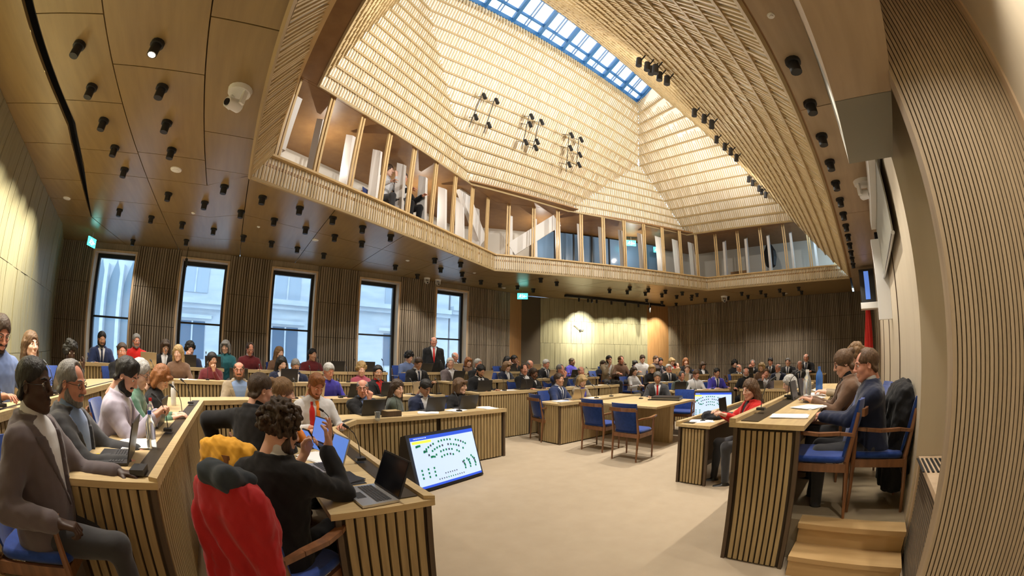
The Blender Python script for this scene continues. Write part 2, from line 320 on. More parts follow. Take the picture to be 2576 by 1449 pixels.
def rotm(yaw=0, pitch=0, roll=0):
    """columns: x right, y forward, z up; pitch > 0 looks down, yaw > 0 turns left"""
    y, p, r = (math.radians(t) for t in (yaw, pitch, roll))
    Rz = np.array([[math.cos(y), -math.sin(y), 0], [math.sin(y), math.cos(y), 0], [0, 0, 1]])
    Rx = np.array([[1, 0, 0], [0, math.cos(p), math.sin(p)], [0, -math.sin(p), math.cos(p)]])
    Ry = np.array([[math.cos(r), 0, math.sin(r)], [0, 1, 0], [-math.sin(r), 0, math.cos(r)]])
    return Rz@Rx@Ry
def ik(S, W, l1, l2, hint):
    S, W = np.array(S, float), np.array(W, float); d = W-S; L = np.linalg.norm(d); u = d/L
    if L > (l1+l2)*.995: L = (l1+l2)*.995; W = S+u*L
    a = (l1*l1-l2*l2+L*L)/(2*L); h = math.sqrt(max(l1*l1-a*a, 0)); hint = np.array(hint, float); p = hint-u*(hint@u)
    return S+u*a+unit(p)*h, W
def head_field(h, fem=0, heavy=0):
    f = Field((-.1, -.13, -.22), (.1, .14, .14), h)
    w = 1+.07*heavy-.04*fem
    f.ell((0, -.012, .032), (.076*w, .096, .084)).ell((0, .018, -.028), (.062*w, .074, .086), k=.03)
    f.cap((-.045*w, .0, -.065), (-.012, .066, -.098), .021+.006*heavy, .019, k=.03).cap((.045*w, .0, -.065), (.012, .066, -.098), .021+.006*heavy, .019, k=.03)
    f.ell((0, .074, -.1), (.022, .019, .017), k=.02)
    for s in (-1, 1):
        f.ell((s*.036, .062, -.024), (.024, .022, .02), k=.025)
        f.cap((s*.012, .086, .031), (s*.05, .07, .03), .009-.003*fem, .007, k=.012)
        f.ell((s*.031, .1, .012), (.019, .017, .012), k=.012, op='s')
        f.cap((s*.022, .079, .0195), (s*.042, .073, .0185), .0055, .005, k=.004)
        f.cap((s*.024, .078, .0015), (s*.041, .073, .002), .005, k=.004)
        f.ell((s*.0125, .101, -.029), (.0085, .011, .0085), k=.008)
        f.ell((s*.079*w, -.008, -.004), (.008, .019, .032), k=.006, M=rotm(s*-18)); f.ell((s*.084*w, -.004, -.002), (.006, .011, .018), k=.004, op='s', M=rotm(s*-18))
    f.cap((0, .09, .022), (0, .112, -.02), .0085, .0115, k=.012); f.ell((0, .113, -.026), (.012, .011, .011), k=.01)
    f.ell((0, .086, -.063), (.026, .016, .019), k=.014)
    f.ell((0, .103, -.0655), (.03, .004, .0022), k=.003, op='s')
    f.ell((0, .1, -.058), (.019, .006, .0055), k=.004).ell((0, .0985, -.0725), (.016, .006, .006), k=.004)
    f.cap((0, -.025, -.07), (0, -.05, -.21), .052-.006*fem+.008*heavy, .058-.006*fem+.008*heavy, k=.03)
    return f
def hair_field(style, h, seed=0):
    rng = random.Random(seed); f = Field((-.17, -.19, -.36), (.17, .17, .19), h)
    f.ell((0, -.016, .036), (.084, .104, .092))
    face = lambda z=.0, w=.074, d=.0: f.ell((0, .12+d, -.035+z), (w, .085, .108), k=.01, op='s')
    if style in ('short', 'crop', 'recede', 'bald', 'swept'):
        g = {'short': .004, 'crop': .0, 'recede': .002, 'bald': 0, 'swept': .006}[style]
        if g: f.ell((0, -.014, .045), (.084+g*1.5, .102+g, .088+g*2))
        if style == 'swept':
            f.cap((-.045, .04, .108), (.045, .035, .112), .020, .017, k=.03)
        f.cap((-.070, -.03, -.01), (-.066, -.055, -.05), .018, .012).cap((.070, -.03, -.01), (.066, -.055, -.05), .018, .012); f.cap((-.042, -.066, -.05), (.042, -.066, -.05), .026)
        face(.016, .08); f.halfspace((0, -.02, -.085), (0, .5, -1))
        for s in (-1, 1): f.ell((s*.088, .0, -.03), (.03, .034, .045), k=.01, op='s'); f.ell((s*.075, .055, -.035), (.045, .06, .06), k=.01, op='s')
        if style == 'recede': f.ell((0, .1, .1), (.06, .08, .07), k=.015, op='s')
        if style == 'bald': f.ell((0, .02, .13), (.078, .115, .085), k=.015, op='s')
    elif style == 'curly':
        for i in range(300):
            a, e = rng.uniform(0, 6.28), rng.uniform(-.55, 1.5); r = 1.1+rng.uniform(-.05, .22)
            p = (math.cos(a)*math.cos(e)*.083*r, -.016+math.sin(a)*math.cos(e)*.1*r, .038+math.sin(e)*.094*r)
            if p[1] > .055 and p[2] < .07: continue
            f.ell(p, (rng.uniform(.009, .017),)*3, k=.005)
        face(-.01, .072); f.halfspace((0, -.02, -.1), (0, .3, -1))
    else:
        f.ell((0, -.018, .042), (.094, .11, .1))
        if style in ('long', 'wavy'):
            for s in (-1, 1):
                f.cap((s*.083, -.01, .02), (s*.088, -.01, -.2), .03, .026, k=.03).cap((s*.06, -.06, .0), (s*.07, -.06, -.27), .045, .035, k=.03).cap((s*.08, -.01, -.15), (s*.075, .045, -.29), .026, .018, k=.03)
            f.cap((0, -.08, 0), (0, -.105, -.1), .055, .05, k=.04).cap((0, -.105, -.1), (0, -.145, -.29), .05, .042, k=.03).cap((-.06, -.09, -.1), (-.07, -.135, -.28), .035, .03, k=.03).cap((.06, -.09, -.1), (.07, -.135, -.28), .035, .03, k=.03)
        elif style == 'bob':
            for s in (-1, 1): f.cap((s*.082, .0, .03), (s*.088, .01, -.1), .034, .03, k=.03).cap((s*.05, -.06, 0), (s*.055, -.06, -.11), .05, .045, k=.03)
            f.cap((-.05, .088, .075), (.05, .088, .075), .024, k=.02)
        elif style == 'bun':
            f.ell((0, -.125, .075), (.042, .04, .04), k=.015); f.cap((-.05, -.07, -.06), (.05, -.07, -.06), .034)
        elif style == 'pony':
            f.cap((0, -.11, .03), (0, -.15, -.03), .03, .028).cap((0, -.15, -.03), (0, -.14, -.24), .03, .018); f.cap((-.05, -.07, -.05), (.05, -.07, -.05), .03)
        elif style == 'fluffy':
            for i in range(46):
                a, e = rng.uniform(0, 6.28), rng.uniform(-.5, 1.5)
                p = (math.cos(a)*math.cos(e)*.09, -.016+math.sin(a)*math.cos(e)*.1, .038+math.sin(e)*.1)
                if p[1] > .055 and p[2] < .07: continue
                f.ell(p, (rng.uniform(.026, .038),)*3, k=.015)
        if style == 'bob': face(-.025, .066, .004)
        else: face(-.004, .068)
        f.ell((0, .05, -.12), (.06, .075, .06), k=.01, op='s')
        if style in ('bun', 'pony', 'fluffy'): f.halfspace((0, -.02, -.1), (0, .3, -1))
    v, q = f.mesh(); amp = {'curly': .003, 'fluffy': .004, 'wavy': .005, 'long': .003}.get(style, .0015)
    return wob(v, amp, 130 if style in ('curly', 'fluffy') else 75, seed), q
def beard_field(h, full=1):
    f = Field((-.1, -.05, -.16), (.1, .14, .02), h); g = .004 if full < 2 else .008
    for s in (-1, 1): f.cap((s*.066, -.0, -.03), (s*.058, .02, -.075), .017+g, .018+g).cap((s*.055, .015, -.078), (s*.012, .068, -.102), .02+g, .019+g, k=.02)
    f.ell((0, .074, -.1), (.026+g, .022+g, .021+g)); f.cap((-.024, .088, -.048), (.024, .088, -.048), .011, k=.01)
    f.ell((0, .115, -.066), (.02, .03, .0105), k=.006, op='s'); f.ell((0, .09, .01), (.055, .05, .045), k=.01, op='s')
    f.halfspace((0, .012, -.02), (0, -1, .55))
    f.ell((0, .0, -.05), (.054, .07, .05), k=.005, op='s')
    v, q = f.mesh(); return wob(v, .0012, 160), q
def brow_field(h):
    f = Field((-.07, .05, .02), (.07, .11, .06), h)
    for s in (-1, 1): f.cap((s*.014, .0925, .033), (s*.035, .088, .039), .0042, .0045, k=.003).cap((s*.035, .088, .039), (s*.05, .075, .034), .0042, .003, k=.003)
    return f.mesh()
def hand(f, W, d, n, side, curl=.35, sc=1., pose=None, k=.006):
    """W wrist, d forearm/hand direction, n palm normal (palm faces n), side +1 right"""
    d = unit(d); n = unit(np.array(n)-d*np.dot(n, d)); s = np.cross(d, n)*side   # s: towards the thumb side
    P = lambda a, b, c: np.array(W)+(d*a+s*b+n*c)*sc
    f.cap(P(-.03, 0, 0), P(.01, 0, 0), .025*sc, .026*sc, k=.012)
    for b in (-.026, -.009, .009, .026): f.cap(P(.012, b*.6, 0), P(.083, b, .0), .0165*sc, .0125*sc, k=.01)
    for i, (b, L) in enumerate(((.029, .07), (.0095, .08), (-.0095, .075), (-.028, .058))):
        c = curl[i] if isinstance(curl, (list, tuple)) else curl+i*.05; p = P(.085, b, 0); ang = 0; segs = (L*.45, L*.32, L*.26); r = .0098 if i < 3 else .0085
        spread = (b/.03)*.12
        for j, sg in enumerate(segs):
            ang += c*(.9, 1.2, .8)[j]; dd = d*math.cos(ang)+n*math.sin(ang)+s*spread
            p2 = p+unit(dd)*sg*sc; f.cap(p, p2, (r-.0008*j)*sc, (r-.0008*(j+1))*sc, k=k*.5); p = p2
    t0 = P(.02, .024, .006); t1 = P(.052, .052, .016); t2 = P(.08, .062, .024+.02*(curl[0] if isinstance(curl, (list, tuple)) else curl)); t3 = P(.1, .062-.01, .034+.02)
    f.cap(t0, t1, .0155*sc, .013*sc, k=.01).cap(t1, t2, .0125*sc, .0105*sc, k=k).cap(t2, t3, .0105*sc, .009*sc, k=k)
TORSO = [(-.1, .165, .125, -.01), (0, .168, .125, 0), (.12, .15, .115, .01), (.25, .158, .115, .012), (.36, .172, .115, .005), (.43, .168, .105, -.005), (.475, .13, .08, -.012), (.51, .07, .06, -.018)]
def body_pose(lean=8, twist=0, side=0, hy=0, hp=10, hr=0, fem=0, heavy=0, sc=1., Lh=(-.2, .42, .8), Rh=(.2, .42, .8), el=None, stand=False, hfwd=.0, knees=None, elL=None, elR=None, **kw):
    """joints in the figure's own frame: x right, y forward, z up, origin on the floor under the hips"""
    J = {}; hipz = .93 if stand else .575; T = rotm(twist, lean, side); o = np.array([0, 0, hipz])
    tp = lambda x, y, z: o+T@np.array([x, y, z])
    shw = .176-.022*fem+.012*heavy
    J['T'] = T; J['o'] = o; J['SL'], J['SR'] = tp(-shw, -.01, .405), tp(shw, -.01, .405); J['neck'] = tp(0, -.02, .5)
    H = rotm(hy, hp, hr); nb = J['neck']; up = unit(T[:, 2]*.6+np.array([0, 0, .6])+H[:, 2]*.3)
    hc = nb+up*.135+unit(np.array([H[0, 1], H[1, 1], 0]))*(.035+hfwd); J['H'] = H; J['hc'] = hc
    hints = {'L': elL or (-.55, -.3, -1), 'R': elR or (.55, -.3, -1)}
    J['EL'], J['WL'] = ik(J['SL'], Lh, .285, .255, hints['L']); J['ER'], J['WR'] = ik(J['SR'], Rh, .285, .255, hints['R'])
    if stand: J['hipL'], J['hipR'] = (-.09, 0, .9), (.09, 0, .9); J['knL'], J['knR'] = (-.1, .02, .48), (.1, .02, .48); J['anL'], J['anR'] = (-.11, -.01, .09), (.11, -.01, .09)
    else:
        J['hipL'], J['hipR'] = (-.09, .02, .55), (.09, .02, .55); k = knees or .46
        J['knL'], J['knR'] = (-.13, k, .53), (.13, k, .53); J['anL'], J['anR'] = (-.13, k-.02, .09), (.13, k+.03, .09)
    return J
def torso_tab(fem, heavy, coat=0):
    t = [list(r) for r in TORSO]
    for r in t:
        z = r[0]
        if heavy: b = math.exp(-((z-.08)/.16)**2); r[1] += .035*heavy*b+.012*heavy; r[2] += .05*heavy*b+.01*heavy; r[3] += .03*heavy*b
        if fem: r[1] *= .93; r[2] += .018*math.exp(-((z-.31)/.07)**2); r[3] += .012*math.exp(-((z-.31)/.07)**2); r[1] -= .01*math.exp(-((z-.13)/.07)**2)
    return t
def place(v, R, t): return v@np.asarray(R).T+np.asarray(t)
HEADC, HAIRC = {}, {}
def head_mesh(h, fem, heavy):
    k = (h, fem, heavy)
    if k not in HEADC: HEADC[k] = head_field(h, fem, heavy).mesh()
    return HEADC[k]
def hair_mesh(style, h, seed):
    k = (style, h, seed)
    if k not in HAIRC: HAIRC[k] = hair_field(style, h, seed)
    return HAIRC[k]
def halves(vq, side):
    """split a mesh of two mirrored pieces by the sign of side(v)"""
    v, q = vq; s = side(v) > 0; r = []
    for k in (True, False):
        keep = s == k; ix = np.full(len(v), -1); ix[keep] = np.arange(keep.sum()); m = keep[q].all(1); r.append((v[keep], ix[q[m]]))
    return [x for x in r if len(x[1])]
def obox(c, M, ext):
    c = np.array(c); return c-ext, c+ext
def build_figure(p, h=.011, hh=.005, hf=.0045):
    """all meshes of one figure; returns dict part -> (verts, quads) in the figure's frame"""
    J = body_pose(**p); fem, heavy = p.get('fem', 0), p.get('heavy', 0); T, o = J['T'], J['o']; out = {}
    tt = torso_tab(fem, heavy); arm = 1-.14*fem+.12*heavy
    pts = np.array([J[k] for k in ('SL', 'SR', 'EL', 'ER', 'WL', 'WR', 'neck')]+[o-.25, o+.25]); lo, hi = pts.min(0)-.22, pts.max(0)+.22
    # body: head + neck, core, arms, hands as one mesh
    hv, hq = head_mesh(hh, fem, heavy); parts = [(place(hv, J['H'], J['hc']), hq)]
    f = Field(lo, hi, h*1.6); f.loft(o, T, tt, -.02)
    for s in 'LR': f.cap(J['S'+s], J['E'+s], .042*arm, .036*arm, k=.03).cap(J['E'+s], J['W'+s], .036*arm, .026*arm, k=.02)
    f.cap(J['neck']-T[:, 2]*.05, J['hc']-J['H'][:, 2]*.1, .05, k=.02)
    parts.append(f.mesh())
    for s, sg in (('L', -1), ('R', 1)):
        W, E = J['W'+s], J['E'+s]; d = unit(W-E); hd = p.get('hd'+s); n = p.get('hn'+s, (0, 0, -1)); hd = unit(hd) if hd else unit(d+np.array([0, .15, 0]))
        fh = Field(W-.2, W+.2, hf); hand(fh, W+unit(hd)*.03, hd, n, sg, p.get('curl'+s, .3), (.97-.1*fem))
        fh.cap(W-d*.05, W+hd*.03, .025*arm, .024, k=.01); parts.append(fh.mesh())
    out['body'] = join_np(parts)
    c = p.get('top', 'suit'); loose = {'suit': .022, 'coat': .030, 'shirt': .008, 'knit': .014}[c]
    # top layer
    f = Field(lo, hi, h); tt2 = [list(r) for r in tt]
    if c in ('suit', 'coat'): tt2[0][0] = -.13; tt2[0][1] += .012; tt2[-2][1] += .012; tt2[-2][0] += .0
    if c in ('suit', 'coat'): tt2 = tt2[:-1]+[[.495, .085, .065, -.022]]
    f.loft(o, T, tt2, loose)
    nk = o+T@np.array([0, -.025, .455])
    for s in 'LR': f.cap(nk, J['S'+s], .045+loose*.4, .05+loose*.6, k=.05)
    for s in 'LR':
        S, E, W = J['S'+s], J['E'+s], J['W'+s]; r = loose*.75
        f.cap(S, E, (.052+r)*arm, (.044+r)*arm, k=.045); cuff = .0 if c != 'shirt' or not p.get('rolled') else .12
        We = W-unit(W-E)*(.012+cuff); f.cap(E, We, (.044+r)*arm, (.033+r)*arm, k=.02)
    if c in ('suit', 'coat'):     # open front: wedge down to the button
        vz = p.get('vz', .12); ap = o+T@np.array([0, .05, vz])
        for sgn in (-1, 1): pass
        X = T[:, 0]; Yv = T[:, 1]; Zv = T[:, 2]; sl, Xx, Yy, Zz = f.sub(lo, hi); qx = (Xx-ap[0])*X[0]+(Yy-ap[1])*X[1]+(Zz-ap[2])*X[2]; qy = (Xx-ap[0])*Yv[0]+(Yy-ap[1])*Yv[1]+(Zz-ap[2])*Yv[2]; qz = (Xx-ap[0])*Zv[0]+(Yy-ap[1])*Zv[1]+(Zz-ap[2])*Zv[2]
        wedge = np.maximum(np.maximum(np.abs(qx)-qz*p.get('vw', .2), -qy), -qz).astype(np.float32); f.put(sl, wedge, .008, 's')
    v, q = f.mesh(); v = wob(v, .0035 if c != 'shirt' else .0028, 26, 1); out['top'] = (wob(v, .0016, 70, 5), q)
    if c in ('suit', 'coat'):
        f = Field(lo, hi, h); f.loft(o, T, tt, .006); f.cap(J['neck']-T[:, 2]*.03, J['neck']+unit(J['hc']-J['neck'])*.05, .066-.006*fem, .064-.006*fem, k=.02)
        f.halfspace(o+T@np.array([0, 0, -.05]), (0, 0, -1)); out['shirt'] = f.mesh()
        # lapels hug the chest along the wedge
        f = Field(lo, hi, min(h, .009)); f.loft(o, T, tt2, loose+.008); sl, Xx, Yy, Zz = f.sub(lo, hi)
        vz = p.get('vz', .12); vw = p.get('vw', .2); ap = o+T@np.array([0, 0, vz]); loc = [(Xx-ap[0])*T[0, i]+(Yy-ap[1])*T[1, i]+(Zz-ap[2])*T[2, i] for i in range(3)]
        ax = np.abs(loc[0]); e = ax-loc[2]*vw; wd = np.clip(loc[2]*.16+.012, .01, .062); rg = np.maximum(np.maximum(-e-.002, e-wd), np.maximum(.01-loc[2], loc[2]-.34)); rg = np.maximum(rg, -loc[1]+.0)
        f.g = np.maximum(f.g, rg.astype(np.float32)); out['lapel'] = halves(f.mesh(), lambda v: (v-o)@T[:, 0])
    if c == 'shirt' or p.get('collar'):
        f = Field(lo, hi, h); f.cap(J['neck']-T[:, 2]*.02, J['neck']+unit(J['hc']-J['neck'])*.03, .067-.006*fem, .066-.006*fem, k=.02); out['collar'] = f.mesh()
    if p.get('tie'):
        f = Field(lo, hi, .008); f.loft(o, T, tt, .012 if c != 'shirt' else .017); sl, Xx, Yy, Zz = f.sub(lo, hi); loc = [(Xx-o[0])*T[0, i]+(Yy-o[1])*T[1, i]+(Zz-o[2])*T[2, i] for i in range(3)]
        z = loc[2]; wd = np.interp(z, [0, .04, .44, .46, .49], [.012, .036, .018, .024, .02]); rg = np.maximum(np.maximum(np.abs(loc[0])-wd, -loc[1]), np.maximum(z-.487, .02-z)); f.g = np.maximum(f.g, rg.astype(np.float32)); out['tie'] = f.mesh()
    # trousers and shoes
    if p.get('legs', True):
        P = np.array([J[k] for k in ('hipL', 'hipR', 'knL', 'knR', 'anL', 'anR')]); f = Field(P.min(0)-.2, P.max(0)+.2, h*1.25); g = 1+.15*heavy
        for s in 'LR': f.cap(J['hip'+s], J['kn'+s], .092*g, .066, k=.04).cap(J['kn'+s], np.array(J['an'+s])+(0, 0, .02), .062, .046, k=.03)
        f.ell((0, -.01, P[0][2]+.02), (.175*g, .135*g, .1), k=.04); v, q = f.mesh(); out['trousers'] = (wob(v, .003, 22, 2), q)
        f = Field(np.array(P[4:]).min(0)-.2, np.array(P[4:]).max(0)+.25, .011)
        for s in 'LR': a = np.array(J['an'+s]); f.cap(a+(0, -.03, -.045), a+(0, .13, -.055), .042, .034, k=.02); f.cap(a+(0, 0, 0), a+(0, 0, -.04), .04, .045, k=.02)
        f.halfspace((0, 0, .005), (0, 0, -1)); out['shoe'] = halves(f.mesh(), lambda v: v[:, 0])
    if p.get('hair'): hv, hq = hair_mesh(p['hair'], .0065 if hh < .006 else .009, p.get('seed', 1)); out['hair'] = (place(hv, J['H'], J['hc']), hq)
    if p.get('beard'): hv, hq = beard_field(.005 if hh < .006 else .007, p['beard']); out['beard'] = (place(hv, J['H'], J['hc']), hq)
    if hh < .0065: out['eyebrow'] = [(place(hv, J['H'], J['hc']), hq) for hv, hq in halves(brow_field(.003), lambda v: v[:, 0])]
    ev = []
    for s in (-1, 1):
        v, q = Field((-.02, -.02, -.02), (.02, .02, .02), .0035).ell((0, 0, 0), (.0118,)*3).mesh(); ev.append((place(v+np.array([s*.0315, .0745, .0105]), J['H'], J['hc']), q))
    out['eye'] = ev
    if hh < .0065:
        iv = []
        for s in (-1, 1): v, q = Field((-.02, -.02, -.02), (.02, .02, .02), .002).ell((0, 0, 0), (.0058, .0025, .0062)).mesh(); iv.append((place(v+np.array([s*.0313, .086, .0098]), J['H'], J['hc']), q))
        out['iris'] = iv
    if p.get('glasses'):
        g = []
        for s in (-1, 1):
            n = 20; a = np.linspace(0, 2*math.pi, n, endpoint=False); c = np.stack([s*.033+.0235*np.cos(a), .098+0*a-.006*np.abs(np.cos(a)), .008+.0185*np.sin(a)], 1); g.append(c)
        gv, gq, m = [], [], 0
        def ring(pts, closed, r=.0017):
            nonlocal m
            n = len(pts); k = 5
            for i in range(n):
                t = unit(pts[(i+1) % n]-pts[i-1] if closed or 0 < i < n-1 else (pts[1]-pts[0] if i == 0 else pts[-1]-pts[-2])); u = unit(np.cross(t, (0.1, .3, 1))); w = np.cross(t, u)
                for j in range(k): gv.append(pts[i]+(u*math.cos(j*6.2832/k)+w*math.sin(j*6.2832/k))*r)
            for i in range(n if closed else n-1):
                for j in range(k): gq.append((m+i*k+j, m+((i+1) % n)*k+j, m+((i+1) % n)*k+(j+1) % k, m+i*k+(j+1) % k))
            m += n*k
        for c in g: ring(c, True)
        ring(np.array([(-.0095, .097, .012), (0, .1, .014), (.0095, .097, .012)]), False)
        for s in (-1, 1): ring(np.array([(s*.056, .094, .012), (s*.08, .05, .012), (s*.087, -.005, .012), (s*.086, -.03, -.006)]), False)
        out['glasses'] = (place(np.array(gv), J['H'], J['hc']), np.array(gq))
    return out, J
# ================================================================== THE ROOM
WY, WX, PY = 9.42, 13.75, -.46            # window wall, end wall, podium-side wall
def st(o): o['kind'] = 'structure'; return o
fl = MB().box((-5, -1.2, -.2), (14.2, 9.9, 0)).build('floor', M['carpet'], kind='structure')
# stepped tiers behind each row (left leg, window side, right leg)
T1 = [(-.55, -.46), (-.55, 5.4), (.0, 5.58), (4.9, 6.15), (9.6, 5.75), (11.24, 4.2), (11.38, -.46)]
T2 = [(-1.92, -.46), (-1.86, 5.85), (-1.0, 6.72), (4.9, 7.3), (10.4, 6.7), (12.3, 4.9), (12.42, -.46)]
T3 = [(-2.95, -.46), (-2.9, 6.6), (-2.0, 7.65), (4.9, 8.05), (9.0, 8.0), (11.0, 7.4), (12.4, 6.9)]
OUT = [(14, -.46), (14, 7.4), (9, 9.6), (-4.85, 9.6), (-4.85, -.46)]
for i, (T, z) in enumerate(((T1, .15), (T2, .30), (T3, .45))):
    poly = T+[p for p in OUT if not (i == 2 and p == (14, -.46))] if i < 2 else T+[(13.0, 7.9), (9, 9.6), (-4.85, 9.6), (-4.85, -.46)]
    MB().prism(poly, z-.16, z).build('floor_tier', M['carpet'], kind='structure')
# podium platform and its steps
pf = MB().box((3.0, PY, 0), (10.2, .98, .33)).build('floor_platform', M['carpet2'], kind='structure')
s1 = root('oak_steps', 'two pale oak steps up to the raised podium desk beside the wood wall', 'steps', (0, 0, 0))
MB().box((2.72, PY+.002, .0), (2.94, .38, .13)).box((2.75, PY+.002, .0), (2.94, .38, .12)).build('riser', M['step'], s1)
MB().box((2.70, PY+.002, .13), (2.96, .385, .165)).build('tread', M['step'], s1)
MB().box((2.96, PY+.002, .0), (2.998, .38, .295)).build('riser', M['step'], s1)
MB().box((2.92, PY+.002, .295), (3.10, .385, .334)).build('tread', M['step'], s1)
# ---- slatted wall builder
def slat_wall(name, a, b, z0, z1, sp, wd, dep, mslat, mback, joints=(), inn=None, rng=random.Random(4), th=.12, kind='structure'):
    """wall a-b in plan, slats stand proud on the room side (left of a->b)"""
    a, b = np.array(a, float), np.array(b, float); d = b-a; L = np.linalg.norm(d); d /= L; n = np.array([-d[1], d[0]])
    w = MB().obox((*((a+b)/2-n*th/2), (z0+z1)/2), (*(d*L/2), 0), (*(n*th/2), 0), (0, 0, (z1-z0)/2)).build(name, mback, kind=kind)
    s = MB(); k = int(L/sp); zs = [z0]+list(joints)+[z1]
    for i in range(k):
        p = a+d*(i+.5)*L/k; dd = dep*rng.uniform(.55, 1.15); ww = wd*rng.choice((.7, 1, 1, 1.25))
        for q0, q1 in zip(zs[:-1], zs[1:]): s.obox((*(p+n*dd/2), (q0+q1)/2), (*(d*ww/2), 0), (*(n*dd/2), 0), (0, 0, (q1-q0)/2-.006))
    s.build('slats', mslat, w, kind='stuff'); return w
# ---- window wall: piers of dark slats between five tall windows
wins = [(-3.84, -2.66), (-1.56, -.36), (.65, 1.80), (2.86, 4.00), (5.03, 6.10)]
edges = [-4.9]+[x for wn in wins for x in wn]+[7.64]; WT, WB = 3.46, .42
J = (1.15, 1.95, 2.75)
for k in range(6): slat_wall('wall_window_side', (edges[2*k+1], WY), (edges[2*k], WY), .3, CEIL, .058, .034, .03, M['wallslat'], M['wallback'], J)
for k, (x0, x1) in enumerate(wins):
    MB().box((x0, WY, WT), (x1, WY+.12, CEIL)).box((x0, WY, .3), (x1, WY+.12, WB)).build('trim_%d' % (k+1), M['wallslat'], kind='structure')
    wd = put('window_%d' % (k+1), None, kind='structure')
    r = MB(); D = .36; t = .05
    r.box((x0, WY-.03, WB), (x0+t, WY+D, WT)).box((x1-t, WY-.03, WB), (x1, WY+D, WT)).box((x0+t, WY-.03, WT-t), (x1-t, WY+D, WT)).box((x0+t, WY-.03, WB), (x1-t, WY+D, WB+t)); r.build('window_reveal', M['reveal'], wd)
    a, b, c, e = x0+t, x1-t, WB+t, WT-t; y = WY+.2; f = MB()
    f.box((a, y, c), (a+.07, y+.09, e)).box((b-.07, y, c), (b, y+.09, e)).box((a+.07, y, e-.09), (b-.07, y+.09, e)).box((a+.07, y, c), (b-.07, y+.09, c+.08)); f.build('window_frame', M['black'], wd)
    MB().box((a+.07, y+.01, 2.06), (b-.07, y+.07, 2.10)).build('transom', M['black'], wd)
    for z0, z1 in ((c+.08, 2.06), (2.10, e-.09)): MB().box((a+.07, y+.035, z0), (b-.07, y+.045, z1)).build('pane', M['glass'], wd)
# ---- chamfer: warm door panel, dark return, plank wall washed by light, warm panel
def plain_wall(name, a, b, z0, z1, m, th=.12, **kw):
    a, b = np.array(a, float), np.array(b, float); d = b-a; L = np.linalg.norm(d); d /= L; n = np.array([-d[1], d[0]])
    return MB().obox((*((a+b)/2-n*th/2), (z0+z1)/2), (*(d*L/2), 0), (*(n*th/2), 0), (0, 0, (z1-z0)/2)).build(name, m, kind='structure', **kw)
plain_wall('door_1', (8.28, 9.62), (7.64, 9.42), .3, CEIL, M['orange'])
plain_wall('wall_chamfer_return', (8.92, 9.42), (8.28, 9.62), .3, CEIL, M['wallback'])
def plank_wall(name, a, b, z0, z1, courses, wmin, wmax, m, seed=1):
    a, b = np.array(a, float), np.array(b, float); d = b-a; L = np.linalg.norm(d); d /= L; n = np.array([-d[1], d[0]]); rng = random.Random(seed)
    w = MB().obox((*((a+b)/2-n*.06), (z0+z1)/2), (*(d*L/2), 0), (*(n*.06), 0), (0, 0, (z1-z0)/2)).build(name, M['backing'], kind='structure')
    cs = [z0]+list(courses)+[z1]
    for q0, q1 in zip(cs[:-1], cs[1:]):
        x = 0
        while x < L-.02:
            ww = min(rng.uniform(wmin, wmax), L-x); dep = rng.uniform(.012, .026); p = a+d*(x+ww/2)
            MB().obox((0, 0, 0), (*(d*(ww/2-.003)), 0), (*(n*dep/2), 0), (0, 0, (q1-q0)/2-.003)).build('plank', m, w, loc=(*(p+n*dep/2), (q0+q1)/2)); x += ww
    return w
plank_wall('wall_green_planks', (12.80, 7.72), (8.92, 9.42), .3, CEIL, (1.25, 2.1, 2.85), .12, .24, M['green'], 3)
plain_wall('wall_warm_corner', (13.72, 7.30), (12.80, 7.72), .3, CEIL, M['orange'])
slat_wall('wall_end', (WX+.35, PY), (WX, 7.32), .1, CEIL, .062, .036, .035, M['wallslat'], M['wallback'], (1.35, 2.1, 2.85))
# ---- left wall of washed planks
LW = [(-3.1, PY-.7), (-3.22, 3.3), (-3.43, 4.62), (-3.84, 6.46), (-4.23, 8.04), (-4.83, 9.5)]
for k in range(5): plank_wall('wall_left', LW[k+1][::1], LW[k], .0, CEIL, (1.3, 2.35), .16, .3, M['green'], 10+k)
# ---- podium-side wall: ribbed pier near the camera, recess with grille box, pale panels beyond
plain_wall('wall_podium_side', (3.13, PY), (14.1, PY), 0, CEIL, M['pale'], th=.35)
for x in (4.9, 6.7, 8.5, 10.4, 12.2): MB().box((x, PY, .33), (x+.014, PY+.012, 2.9)).build('trim_2', M['oakdark'], kind='structure')
MB().box((2.0, PY-.42, 0), (3.4, PY-.34, CEIL)).build('wall_recess', M['pale'], kind='structure')
rb = MB().box((2.0, PY-.66, 0), (2.12, PY, CEIL)).build('wall_ribbed_pier', M['wallback'], kind='structure')
MB().box((1.98, PY-.003, 0), (2.12, PY+.006, CEIL)).build('trim_4', M['ribs'], kind='structure')
rm = MB().box((-.018, -.009, 0), (0, .009, 3.58)).mesh('rib', M['ribs']); nr = 27
for i in range(nr): put('rib', rm, rb, (2.0, PY-.008-i*.0246, .005))
MB().box((1.93, PY-.68, 0), (2.0, PY-.655, CEIL)).build('trim_3', M['reveal'], kind='structure')
plain_wall('wall_behind', (-3.2, PY-.67), (1.98, PY-.67), 0, CEIL, M['pale'])
gb = root('radiator_box', 'pale oak radiator box with slotted top in the recess of the wood wall', 'radiator')
MB().box((2.13, PY-.34, .78), (3.125, PY-.02, .82)).build('top_panel', M['reveal'], gb)
MB().box((2.13, PY-.08, 0), (3.125, PY-.02, .05)).box((2.13, PY-.08, .05), (2.16, PY-.02, .78)).box((3.07, PY-.08, .05), (3.125, PY-.02, .78)).build('frame', M['reveal'], gb)
g = MB()
for i in range(26): g.box((2.16, PY-.07, .06+i*.0276), (3.07, PY-.035, .075+i*.0276))
